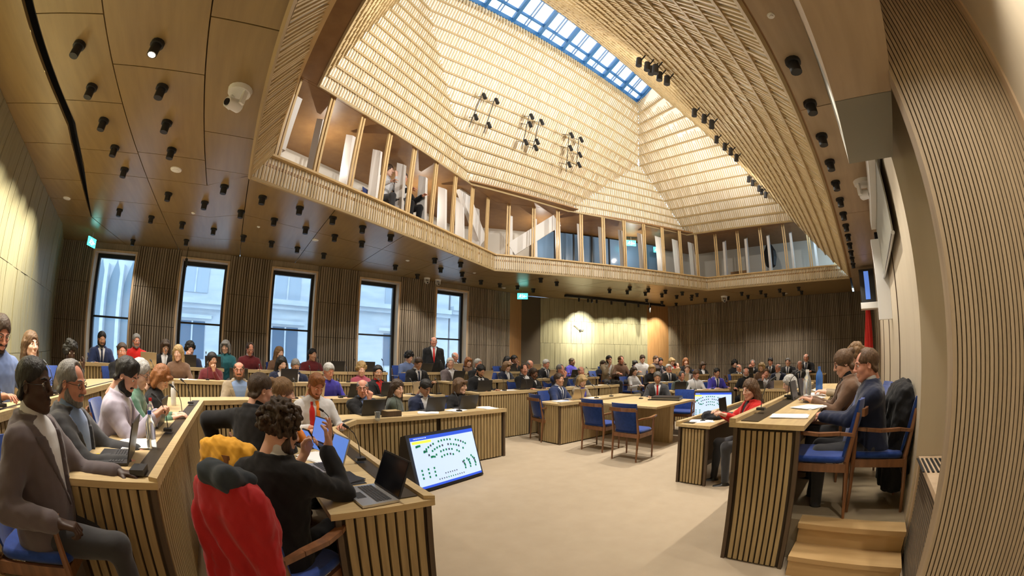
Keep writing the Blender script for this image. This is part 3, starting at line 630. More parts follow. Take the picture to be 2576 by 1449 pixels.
g.build('grille', M['grillm'], gb, kind='stuff'); sm = MB().box((-.18, -.008, 0), (.18, .008, .006)).mesh('slot', M['rubber'])
for i in range(9): put('slot', sm, gb, (2.85, PY-.28+i*.035, .821))
sw = root('light_switch', 'small white switch plate on the pale wood wall behind the podium', 'switch', (3.9, PY, 1.15)); MB().box((-.04, 0, -.06), (.04, .012, .06)).build('plate', M['smoke'], sw); MB().box((-.018, .012, -.03), (.018, .02, .03)).build('rocker', M['silver'], sw)
# ================================================================== CEILING
A_, B_, C_, D_, E_ = (-.15, 4.87), (5.33, 7.19), (11.06, 4.50), (11.40, .26), (-.22, .22)
ce = put('ceiling', None, kind='structure')
def ring_piece(poly, m, z=CEIL): return MB().prism(poly, z, z+.03).build('panel', m, ce)
SL = [(-2.44, .3), (-2.46, 2.24), (-2.50, 4.07), (-2.73, 5.15), (-3.29, 7.51)]     # dark slot over the left wall
SLb = [(x+.12, y) for x, y in SL[:-1]]+[(-3.27, 7.51)]
g_ = .006
def yat(P, Q, x): return P[1]+(Q[1]-P[1])*(x-P[0])/(Q[0]-P[0])
def strip(x0, x1, ys, mm=None):
    for y0, y1 in zip(ys[:-1], ys[1:]): ring_piece([(x0+g_, y0+g_), (x1-g_, y0+g_), (x1-g_, y1-g_), (x0+g_, y1-g_)], mm or M['ceil'])
LL = 5.42
strip(-1.65, -.74, (PY, .2, 1.4, 3.0, 4.65, LL)); strip(-.74, -.15, (PY, .22, 1.2, 2.3, 3.95, 4.87))
ring_piece([(-.74+g_, 4.87+g_), (-.15, 4.87), (-.15, 4.9), (-.74+g_, LL-.01)], M['ceil'])
def slotx(y, S): return float(np.interp(y, [p[1] for p in S], [p[0] for p in S]))
ys = [PY, 1.2, 2.4, 3.62, 4.7, LL]
for y0, y1 in zip(ys[:-1], ys[1:]):
    mid = [q for q in (4.07,) if y0 < q < y1]; L = [(slotx(y, SLb), y) for y in [y0+g_]+mid+[y1-g_]]
    ring_piece(L[::-1]+[(-1.65-g_, y0+g_), (-1.65-g_, y1-g_)][::1] if False else [(-1.65-g_, y0+g_), (-1.65-g_, y1-g_)]+L[::-1], M['ceil'])
wl = lambda y: float(np.interp(y, [p[1] for p in LW], [p[0] for p in LW]))-.05
yy = [PY, 2.2, 3.7, 4.6, 5.75, 6.6, 7.51]
for y0, y1 in zip(yy[:-1], yy[1:]):
    L = [(wl(y), y) for y in (y0+g_, (y0+y1)/2, y1-g_)]; R = [(slotx(y, SL), y) for y in (y0+g_, (y0+y1)/2, y1-g_)]
    ring_piece(L[::-1]+R, M['ceil'])
ring_piece([(wl(7.52), 7.52), (-3.28, 7.52), (-3.0, 9.5), (wl(9.5), 9.5)], M['ceil'])
# window-side field: bays parallel to the lantern edge
def bay(P, Q, k0, k1, m=None):   # quad between fractions of edge P-Q out to the window wall
    p, q = (np.array(P)+(np.array(Q)-np.array(P))*k for k in (k0, k1)); return p, q
fx = [-1.65, -.15, 1.2, 2.6, 4.0, 5.33]; low = lambda x: LL if x < -.8 else (4.9+(5.42-4.9)*0 if x <= -.15 else yat(A_, B_, x))
def lowy(x): return float(np.interp(x, [-2.76, -.74, -.15, 5.33, 11.06], [LL, LL, 4.88, 7.19, 4.50]))
xs = [-1.65, -.15, 1.2, 2.6, 4.0, 5.33, 6.8, 8.3, 9.6, 11.06]
for x0, x1 in zip(xs[:-1], xs[1:]):
    top = lambda x: 9.55 if x < 8.7 else float(np.interp(x, [8.7, 13.8], [9.6, 7.3]))
    l0, l1 = lowy(x0), lowy(x1); n = 3; xx = sorted(set([x0+g_, x1-g_]+[q for q in (-.74, -.15) if x0 < q < x1]))
    for j in range(n):
        f0, f1 = j/n, (j+1)/n; lo_ = [(x, lowy(x)+(top(x)-lowy(x))*f0+g_) for x in xx]; hi_ = [(x, lowy(x)+(top(x)-lowy(x))*f1-g_) for x in xx]
        ring_piece(lo_+hi_[::-1], M['ceil'])
for ya, yb in ((LL, 6.5), (6.5, 7.51)): ring_piece([(slotx(ya, SLb)+.004, ya+g_), (-1.65-g_, ya+g_), (-1.65-g_, yb-g_), (slotx(yb, SLb)+.004, yb-g_)], M['ceil'])
ring_piece([(-3.26, 7.51+g_), (-1.65-g_, 7.51+g_), (-1.65-g_, 9.55), (-2.98, 9.55)], M['ceil'])
# end field and podium-side field
ring_piece([(11.06+g_, 4.5+g_), (14.2, 2.9), (14.2, 7.5), (11.06+g_, 8.6)], M['ceil']); ring_piece([(11.4, .26), (14.2, .26), (14.2, 2.88), (11.06+g_, 4.48)], M['ceil'])
for x0, x1 in zip((-3.2, -.7, 1.2, 3.22, 6.2, 9.0, 11.4), (-.7, 1.2, 3.22, 6.2, 9.0, 11.4, 14.2)): ring_piece([(x0+g_, PY if x0 > 2 else PY-.7), (x1-g_, PY if x0 > 2 else PY-.7), (x1-g_, .2), (x0+g_, .2)], M['ceilr'])
MB().box((-5, -1.2, CEIL+.16), (-.3, 10, CEIL+.2)).box((11.6, -1, CEIL+.16), (14.4, 10, CEIL+.2)) .box((-.4, -1.2, CEIL+.16), (11.7, .15, CEIL+.2)).prism([(-.4, 4.95), (5.33, 7.3), (11.7, 4.3), (11.7, 10), (-.4, 10)], CEIL+.16, CEIL+.2).build('ceiling_void', M['backing'], kind='structure')
# dropped soffit over the recess
sf = put('ceiling_soffit', None, kind='structure')
MB().box((-1.5, PY, 2.94), (2.18, -.09, 3.6)).build('panel', M['ceilr'], sf); MB().box((2.186, PY, 2.94), (3.06, -.09, 3.6)).build('panel', M['slate'], sf)
# ================================================================== LANTERN
lan = put('ceiling_lantern', None, kind='structure')
ZS, ZH, ZT = 3.93, 5.26, 8.14
H0, H1, H2, H3, H4, H5 = (.40, .9, ZH), (.44, 5.06, ZH), (4.25, 6.71, ZH), (7.0, 6.38, ZH), (10.68, 4.9, ZH-.03), (11.08, 1.66, ZH)
S1, S2, SA, SB = (7.72, 4.49, ZT), (7.35, 3.82, ZT), (1.5, 4.72, ZT), (1.35, 3.76, ZT); K = (8.75, 5.29, 6.93)
def facet(left, right, dz, sp, inn, seed=0, z0=None, z1=None, bw=.022, bd=.016):
    """battens between horizontal rails; left/right = edge polylines rising with z; inn = point inside the hall"""
    rng = random.Random(seed); L, R = np.array(left, float), np.array(right, float); z0 = z0 or max(L[0, 2], R[0, 2]); z1 = z1 or min(L[-1, 2], R[-1, 2]); n = max(1, round((z1-z0)/dz))
    at_ = lambda P, z: np.array([np.interp(z, P[:, 2], P[:, 0]), np.interp(z, P[:, 2], P[:, 1]), z])
    bt, rl, bk = MB(), MB(), MB(); inn = np.array(inn, float)
    for j in range(n):
        za, zb = z0+(z1-z0)*j/n, z0+(z1-z0)*(j+1)/n; la, ra, lb, rb_ = at_(L, za), at_(R, za), at_(L, zb), at_(R, zb)
        h = ra-la; 
        if np.linalg.norm(h) < .05: h = rb_-lb
        Lh = np.linalg.norm(h); h /= Lh; mid = (la+ra+lb+rb_)/4; up = (lb+rb_)/2-(la+ra)/2; up -= h*(up@h); nn = np.cross(h, up); nn /= np.linalg.norm(nn)
        if nn@(inn-mid) < 0: nn = -nn
        bk.add([la-nn*.010, ra-nn*.010, rb_-nn*.010, lb-nn*.010], [(0, 1, 2, 3)])
        if np.linalg.norm(ra-la) > .06: rl.bar(la+nn*.012, ra+nn*.012, .036, .034, nn)
        # battens
        s0 = min((lb-la)@h, 0); s1 = max((rb_-la)@h, Lh); k = int((s1-s0)/sp)
        for i in range(k):
            u = s0+(i+.5)*sp; ta, tb = .0, 1.
            # clip against slanted edges
            eL, eR = (lb-la)@h, (rb_-la)@h
            def inside(t): return eL*t <= u <= Lh+(eR-Lh)*t
            if not inside(0):
                if not inside(1): continue
                c = (u/eL if u < 0 and eL else (u-Lh)/(eR-Lh)); ta = max(0, min(1, c))
            elif not inside(1):
                c = (u/eL if eL > 0 and u < eL else (u-Lh)/(eR-Lh)); tb = max(0, min(1, c))
            if tb-ta < .15: continue
            off = rng.uniform(-.006, .012); sh = rng.uniform(-.08, .08) if rng.random() < .25 else 0; ta2, tb2 = max(0, ta+max(0, sh)), min(1, tb+min(0, sh)); base = la+h*u
            bt.bar(base+up*ta2+nn*off, base+up*tb2+nn*off, bw*rng.choice((.85, 1, 1.1)), bd, nn)
    bk.build('lining', M['lback'], lan); rl.build('rails', M['rail'], lan, kind='stuff'); bt.build('battens', M['batten'], lan, kind='stuff')
IN = (5.3, 3.2, 5.0)
facet([H0, SB], [H1, SA], .21, .055, IN, 1)                       # over the left edge
facet([H1, SA], [H2, SA], .21, .055, IN, 2)                       # left of the window side
facet([H2, SA], [H3, K, S1], .21, .058, IN, 3)                    # main window side
facet([H3, K], [H4, K], .21, .058, IN, 4, z1=6.9)                 # small triangle
facet([H4, K, S1], [H5, S2], .21, .058, IN, 5)                    # end side
ED, EE = (D_[0], D_[1], CEIL), (E_[0], E_[1], CEIL)
facet([EE, SB], [ED, (11.13, 1.66*.55, ZS+.35), H5, S2], .21, .058, IN, 6, z1=ZT)     # podium side, ceiling to skylight
MB().box((-.35, .15, CEIL+.002), (11.55, .243, CEIL+.09)).build('ceiling_light_block', M['soff'], kind='structure')  # added strip, stops daylight leaking between ceiling and sloping lantern side
# parapet band
def band(P, Q, seed, P2=None): facet([(*P, CEIL-.03), (*(P2 or P), ZS)], [(*Q, CEIL-.03), (*(P2 and (.05, 4.9) or Q), ZS)], .3, .05, IN, seed, bw=.022)
band(E_, A_, 11, (.05, .3)); band(A_, B_, 12); band(B_, C_, 13); band(C_, D_, 14)
cap_ = MB()
for P, Q in (((.03, .3), (.03, 4.92)), ((.03, 4.94), B_), (B_, C_), (C_, D_)): cap_.bar((*P, ZS+.012), (*Q, ZS+.012), .12, .03)
cap_.build('sill_cap', M['post'], lan)
# gallery behind the parapet: floor, soffit, outer wall, paired oak posts and white fins
def outw(P, Q, d):
    P, Q = np.array(P, float), np.array(Q, float); t = (Q-P)/np.linalg.norm(Q-P); n = np.array([-t[1], t[0]])
    if n@(np.array([5.3, 3])-P) > 0: n = -n
    return P+n*d, Q+n*d, n, t, np.linalg.norm(Q-P)
GALO = offset_line([E_, A_, B_, C_, D_], 2.0)
gal = put('gallery', None, kind='structure')
inner = [E_, A_, B_, C_, D_]
for i in range(4):
    P, Q, P2, Q2 = inner[i], inner[i+1], GALO[i], GALO[i+1]
    MB().prism([P, Q, tuple(Q2), tuple(P2)], CEIL+.20, CEIL+.24).build('gallery_floor', M['soff'], gal)
    MB().prism([P, Q, tuple(Q2), tuple(P2)], ZH, ZH+.04).build('gallery_soffit', M['soff'], gal)
    a, b = np.array(P2), np.array(Q2); t = (b-a)/np.linalg.norm(b-a); n = np.array([-t[1], t[0]])
    MB().obox((*((a+b)/2), (CEIL+ZH)/2+.1), (*(t*np.linalg.norm(b-a)/2), 0), (*(n*.05), 0), (0, 0, (ZH-CEIL)/2-.1)).build('gallery_wall', M['gwall'], gal)
# soffit triangles between parapet line and facet foot
MB().prism([A_, (H1[0], H1[1]), (H2[0], H2[1]), (5.33, 7.19)], ZH+.002, ZH+.03).prism([(H2[0]-.1, H2[1]-.1), (H3[0]+.1, H3[1]-.25), (H3[0]+.1, H3[1]+.3), (5.33, 7.3)], ZH+.003, ZH+.03).build('gallery_soffit', M['soff'], gal)
MB().prism([C_, (H4[0], H4[1]), (H5[0], H5[1]), D_], ZH+.004, ZH+.03).build('gallery_soffit', M['soff'], gal)
MB().prism([A_, (H1[0], H1[1]), (H0[0], H0[1]), E_], ZH+.004, ZH+.03).build('gallery_soffit', M['soff'], gal)
pm = MB(); hh_ = ZH-ZS
pm.box((-.045, -.02, 0), (-.012, .02, hh_)).box((.012, -.02, 0), (.045, .02, hh_)); pmesh = pm.mesh('gallery_post', M['post'])
finm = MB().add([(-.035, 0, 0), (.035, 0, 0), (.035, .22, 0), (-.035, .22, 0), (-.035, .10, hh_-.12), (.035, .10, hh_-.12), (.035, .30, hh_-.02), (-.035, .30, hh_-.02)], MB.BF).mesh('gallery_fin', M['white'])
for P, Q, n_ in ((E_, A_, 6), (A_, B_, 9), (B_, C_, 10), (C_, D_, 6)):
    _, _, n, t, L = outw(P, Q, 0); rz = math.atan2(t[1], t[0])
    for i in range(n_):
        s = (i+.5)/n_*L; p = np.array(P)+t*s
        top = 1.0
        o = put('gallery_post', pmesh, gal, (*(p+n*.03), ZS), rz); q = p+n*.28+t*.16
        put('gallery_fin', finm, gal, (*q, ZS-.05), rz if n@np.array([-math.sin(rz), math.cos(rz)]) > 0 else rz+math.pi)
def brace(a, b, wd=.34, th=.10): MB().bar(a, b, wd, th, (a[1]-b[1], b[0]-a[0], 0)).build('gallery_brace', M['white'], gal)
def onAB(px, py, P, Q, d=.35):
    P, Q = np.array(P), np.array(Q); _, _, n, t, L = outw(P, Q, 0); P3 = P+n*d; dd = ray(px, py); k = ((P3@n))/(dd[:2]@n); return np.array([dd[0]*k, dd[1]*k, CAMZ+dd[2]*k])
for p, q, e in (((1160, 470), (1212, 608), 0), ((1285, 628), (1400, 556), 1), ((735, 240), (690, 370), 0)):
    P, Q = ((A_, B_), (B_, C_))[e]; a = onAB(*p, P, Q); b = onAB(*q, P, Q); brace(a, b)
# skylight
sk = put('window_6', None, kind='structure')
def lerp3(a, b, t): return np.array(a)+(np.array(b)-np.array(a))*t
fr = MB(); up3 = np.array([0, 0, .14]); sky0, sky1 = (1.5, 4.66, ZT), (1.35, 3.80, ZT)
for a, b in ((SA, S1), (SB, S2), (S1, S2), (SA, SB)):
    a, b = np.array(a), np.array(b); fr.bar(a+up3/2, b+up3/2, .05, .13)
fr.build('upstand', M['steel'], sk); fr = MB(); nb = 9
for i in range(nb+1):
    t = i/nb; a, b = lerp3(SA, S1, t)+up3, lerp3(SB, S2, t)+up3; fr.bar(a, b, .07, .14)
fr.bar(lerp3(SA, SB, .3)+up3, lerp3(S1, S2, .3)+up3, .035, .08); fr.build('glazing_bars', M['steel'], sk); fr = MB()
for i in range(nb):
    for o_ in (.42, .52): t = (i+o_)/nb; fr.bar(lerp3(SA, S1, t)+up3*1.3, lerp3(SB, S2, t)+up3*1.3, .02, .04)
fr.build('thin_bars', M['steel'], sk)
for i in range(nb):
    q = [lerp3(SA, S1, i/nb), lerp3(SA, S1, (i+1)/nb), lerp3(SB, S2, (i+1)/nb), lerp3(SB, S2, i/nb)]; MB().add([p+up3*1.15 for p in q]+[p+up3*1.2 for p in q], MB.BF).build('pane', M['glass'], sk)
tt = MB()
for i in range(86):
    p = lerp3(SA, S1, (i+.5)/86); tt.bar(p+(0, 0, -.16), p+(0, 0, .04), .03, .03, (0, 1, 0))
tt.build('batten_ends', M['batten'], lan, kind='stuff')
# ================================================================== OUTSIDE
def facade(x0, x1, y, style, seed):
    f = root('stone_building', ['pale stone building with tall pointed gothic arches outside the leftmost tall window', 'pale classical stone building outside the second tall window from the left', 'pale stone building with cornices outside the middle tall window', 'pale stone building with round arches at street level outside the fourth tall window', 'pale stone building seen through the tall window behind the standing man'][style], 'building', ((x0+x1)/2, y, 0))
    w = x1-x0; b = MB(); b.box((-w/2, 0, -4), (w/2, 2, 12)); b.build('wall', M['stone'], f)
    c = MB()
    if style == 0:
        n = 9
        for i in range(n+1): MB().box((-w/2+i*w/n-.07, -.3, -4), (-w/2+i*w/n+.07, 0, 4.2)).build('pier', M['stone'], f)
        for i in range(n):
            cx = -w/2+(i+.5)*w/n; r = w/n/2-.05; pts = [(cx-r, -4)]+[(cx-r*(1-u*u), 3.1+1.25*u) for u in np.linspace(0, .93, 7)]+[(cx, 4.4)]+[(cx+r*(1-u*u), 3.1+1.25*u) for u in np.linspace(.93, 0, 7)]+[(cx+r, -4)]
            MB().add([(p[0], -.02, p[1]) for p in pts], [tuple(range(len(pts)))]).build('arch', M['archglass'], f)
    else:
        for z in (5.4, 2.9+.2*style, .6): MB().box((-w/2, -.3, z), (w/2, 0, z+.18)).build('cornice', M['stone'], f); MB().box((-w/2, -.18, z-.16), (w/2, 0, z)).build('frieze', M['stone'], f)
        for zz in (-1.4, 1.2, 3.5):
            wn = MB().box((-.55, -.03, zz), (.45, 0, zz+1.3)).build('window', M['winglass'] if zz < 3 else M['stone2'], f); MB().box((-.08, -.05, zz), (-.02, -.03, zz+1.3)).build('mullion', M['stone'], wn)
            MB().box((-.8, -.12, zz+1.4), (.7, 0, zz+1.52)).build('lintel', M['stone'], f)
        if style == 3:
            for cx in (-1.3, .9): MB().add([(cx+.5*math.cos(t), -.04, .2+.6*math.sin(t)) for t in np.linspace(0, 3.1416, 10)]+[(cx-.5, -.04, -4), (cx+.5, -.04, -4)], [tuple(range(12))]).build('arch', M['winglass'], f)
for k, (a, b) in enumerate(((-13, -3.5), (-3.4, -.2), (-.1, 3.8), (3.9, 9), (9.1, 18))): facade(a if k else -9.6, b, 15.5, k, k)
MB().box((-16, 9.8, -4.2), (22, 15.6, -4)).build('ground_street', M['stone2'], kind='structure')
# ================================================================== DESKS
_bm = {}
def slat_mesh(h, w_=.043, d_=.022, m='oak'):
    k = (round(h, 3), w_, d_, m)
    if k not in _bm: _bm[k] = MB().box((-w_/2, -d_, 0), (w_/2, 0, h)).mesh('slat', M[m])
    return _bm[k]
def slats_along(parent, a, b, z0, h, sp, parts, gap=1.2, dirn=1, sm='oak'):
    """slats on the face a-b, proud to the right of a->b"""
    a, b = np.array(a, float), np.array(b, float); d = b-a; L = np.linalg.norm(d); d /= L; n = np.array([d[1], -d[0]]); k = max(1, int(L/sp)); rz = math.atan2(d[1], d[0])
    mb = MB()
    for i in range(k):
        s = (i+.5)*L/k
        if gap and (s % gap) < .055 and s > .3: continue
        p = a+d*s
        if parts: put('slat', slat_mesh(h, m=sm), parent, (*p, z0), rz)
        else: mb.obox((*(p+n*.011), z0+h/2), (*(d*.0215), 0), (*(n*.011), 0), (0, 0, h/2))
    if not parts: mb.build('slat_panel', M[sm], parent, kind='stuff')
def desk_run(front, zt, z0, label, depth=.56, parts=False, sp=.058, group='curved rows of oak desks', name='desk_row', ends=(1, 1), zb=None, top='oaktop', sidez=None):
    """front = plan polyline with the seats on its left; zt worktop, z0 floor before it, zb floor behind it"""
    r = root(name, label, 'desk', (0, 0, 0), 0, group); F = [np.array(p, float) for p in front]; B = offset_line(front, depth); zb = z0 if zb is None else zb
    Fo = offset_line(front, -.035); e0 = unit(F[1]-F[0])*.03; e1 = unit(F[-1]-F[-2])*.03
    for lst in (Fo, B): lst[0] = lst[0]-e0; lst[-1] = lst[-1]+e1
    MB().prism([tuple(p) for p in Fo]+[tuple(p) for p in B[::-1]], zt-.035, zt).build('worktop', M[top], r)
    lipo, lipi = Fo, offset_line(front, .02); MB().prism([tuple(p) for p in lipo]+[tuple(p) for p in lipi[::-1]], zt+.0008, zt+.022).build('front_lip', M[top], r)
    i0, i1 = offset_line(front, .03), offset_line(front, .135); i0[0] = i0[0]+e0*2; i1[0] = i1[0]+e0*2; i0[-1] = i0[-1]-e1*2; i1[-1] = i1[-1]-e1*2
    MB().prism([tuple(p) for p in i0]+[tuple(p) for p in i1[::-1]], zt+.001, zt+.006).build('inset_tray', M['inset'], r)
    bo = offset_line(front, .012); bi = offset_line(front, .04); MB().prism([tuple(p) for p in bo]+[tuple(p) for p in bi[::-1]], z0+.002, zt-.036).build('front_panel', M['backing'], r)
    for p, q in zip(F[:-1], F[1:]): slats_along(r, p, q, z0+.02, zt-.06-z0, sp, parts)
    Bi = offset_line(front, depth-.04)
    for w_, idx, jd in ((ends[0], 0, -1), (ends[1], -1, 1)):
        if not w_: continue
        p, q = F[idx], Bi[idx]; t = unit(F[1]-F[0]) if idx == 0 else unit(F[-1]-F[-2]); off = -t*.02 if idx == 0 else t*.02
        t3 = np.array([*t, 0]); sv = unit(q-p); c = (p+q)/2-(-1 if idx else 1)*(-1)*t*0
        MB().obox((*(c+t*(.018 if idx == 0 else -.018)), (z0+zt-.036)/2), (*(sv*np.linalg.norm(q-p)/2), 0), (*(t*.014), 0), (0, 0, (zt-.038-z0)/2)).build('end_panel', M['backing'], r)
        for cpt in (p, q): MB().obox((*cpt, (z0+zt-.036)/2), (*(sv*.016), 0), (*(t*.02), 0), (0, 0, (zt-.038-z0)/2)).build('end_post', M['oakdark'], r)
        pp, qq = (p+sv*.03, q-sv*.03)
        if idx == 0: slats_along(r, qq, pp, z0+.02, zt-.06-z0, .056, parts, gap=0)
        else: slats_along(r, pp, qq, z0+.02, zt-.06-z0, .056, parts, gap=0)
    return r
R1L = [(.97, 1.92), (1.0, 4.2), (1.42, 4.72), (3.85, 4.88)]
R1C = [(5.13, 4.88), (7.7, 4.86)]
R1R = [(8.9, 4.6), (10.05, 3.55)]; R1S = [(10.1, 3.2), (10.15, 1.75)]
R2L = [(-.5, 2.08), (-.5, 5.35), (0.05, 5.52), (3.35, 5.93)]; R2C = [(4.22, 6.05), (5.95, 6.05)]; R2D = [(6.35, 6.03), (8.3, 5.88)]; R2R = [(9.7, 5.6), (11.25, 4.25)]; R2S = [(11.2, 3.9), (11.3, 1.3)]
R3L = [(-1.86, 1.3), (-1.8, 5.8), (-1.06, 6.61), (3.25, 6.95)]; R3C = [(4.2, 7.1), (6.0, 7.2)]; R3D = [(6.4, 7.2), (8.9, 7.0)]; R3R = [(10.4, 6.4), (12.15, 5.0)]; R3S = [(12.25, 4.2), (12.35, 1.2)]
R4A = [(-2.9, 6.95), (-2.0, 7.5), (-.3, 7.7)]; R4B = [(.1, 7.75), (3.1, 7.95)]; R4C = [(3.8, 8.0), (5.75, 8.2)]; R4D = [(6.4, 8.15), (8.6, 8.1)]; R3SL = [(-2.98, 2.6), (-2.98, 6.2)]
RV = lambda P: P      # seats on the left of the running direction
desk_run(R1L[:][::1], .75, 0, 'long angled oak front desk with slatted end behind the big monitor', parts=True)
desk_run(R1C, .75, 0, 'front row oak desk with slatted end beside the middle table')
desk_run(R1R, .75, 0, 'slanted oak desk in the front row behind the small far monitor')
desk_run(R1S, .75, 0, 'front row oak desk nearest the end wall, right of the far monitor')
desk_run(R2L, .90, 0, 'second row oak desk with tall slatted end beside the man in the grey suit', parts=True, zb=.15)
desk_run(R2C, .90, 0, 'second row oak desk behind the lone blue chair', parts=False, zb=.15)
desk_run(R2D, .90, 0, 'second row oak desk partly hidden behind the people at the front centre desk')
desk_run(R2R, .90, 0, 'slanted second row oak desk before the end wall'); desk_run(R2S, .90, 0, 'second row oak desk along the end wall side')
desk_run(R3L, 1.05, .15, 'third row oak desk running past the plank wall and along the tall windows'); desk_run(R3C, 1.05, .15, 'third row oak desk below the standing man in the red tie'); desk_run(R3D, 1.05, .15, 'third row oak desk before the warm oak door panel')
desk_run(R3R, 1.05, .15, 'third row oak desk slanting before the warm corner panel'); desk_run(R3S, 1.05, .15, 'third row oak desk nearest the dark slatted end wall')
desk_run(R4A, 1.2, .30, 'back row oak desk under the leftmost tall window'); desk_run(R4B, 1.2, .30, 'back row oak desk under the middle tall windows'); desk_run(R4C, 1.2, .30, 'back row oak desk in front of the standing man'); desk_run(R4D, 1.2, .30, 'back row oak desk in front of the washed plank wall')
# podium desk, its lower neighbour and the middle table
pdk = desk_run([(7.4, .93), (2.80, .93)][::-1][::-1], 1.08, 0, 'tall oak podium desk with slatted end in the right foreground', depth=.5, parts=True, group=None, name='podium_desk', ends=(0, 0)) if False else None
def straight_desk(name, label, x0, x1, y0, y1, zt, z0, lipside=1, zend=None):
    """desk along x; front panel at y1 (hall side), near end at x0 slatted"""
    r = root(name, label, 'desk', (x0, y0, z0)); L, Dp, h = x1-x0, y1-y0, zt-z0
    MB().box((-.03, -.03, h-.035), (L, Dp+.03, h)).build('worktop', M['oaktop'], r)
    MB().box((-.03, Dp-.02, h+.001), (L, Dp+.03, h+.03)).build('front_lip', M['oaktop'], r); MB().box((.05, Dp-.17, h+.001), (L-.05, Dp-.035, h+.006)).build('inset_tray', M['inset'], r)
    MB().box((.03, Dp-.03, .0), (L, Dp-.005, h-.037)).build('front_panel', M['backing'], r); MB().box((.012, .03, .0), (.03, Dp-.03, h-.037)).build('end_panel', M['backing'], r)
    for y in (0.005, Dp-.025): MB().box((-.012, y-.004, 0), (.03, y+.026, h-.037)).build('end_post', M['oakdark'], r)
    k = int((Dp-.1)/.042)
    for i in range(k): put('slat', slat_mesh(h-.07, .030, .024), r, (.012, .05+(i+.5)*(Dp-.1)/k, .015), math.pi/2*3)
    k = min(int(L/.058), 120); m_ = slat_mesh(h-.07)
    for i in range(k): put('slat', m_, r, (.06+i*.058, Dp-.004, .015), math.pi)
    return r
straight_desk('podium_desk', 'tall raised oak podium desk with dark trimmed slatted end, bottle and papers on it', 2.80, 7.3, .43, .93, 1.08, 0)
straight_desk('side_desk', 'lower oak desk with narrow slatted end beside the woman in the red blazer', 4.44, 7.1, 1.80, 2.20, .75, 0)
mt = root('middle_table', 'plain oak table in the middle of the floor with two empty chairs before it', 'table', (5.8, 3.3, 0))
MB().box((0, 0, .715), (1.55, 1.45, .75)).build('tabletop', M['oaktop'], mt)
for x, y in ((.72, .12), (.72, 1.0)): MB().box((x, y, 0), (x+.14, y+.34, .715)).build('leg', M['oak'], mt)
MB().box((.78, .3, .1), (.81, 1.2, .71)).build('modesty_panel', M['oak'], mt)
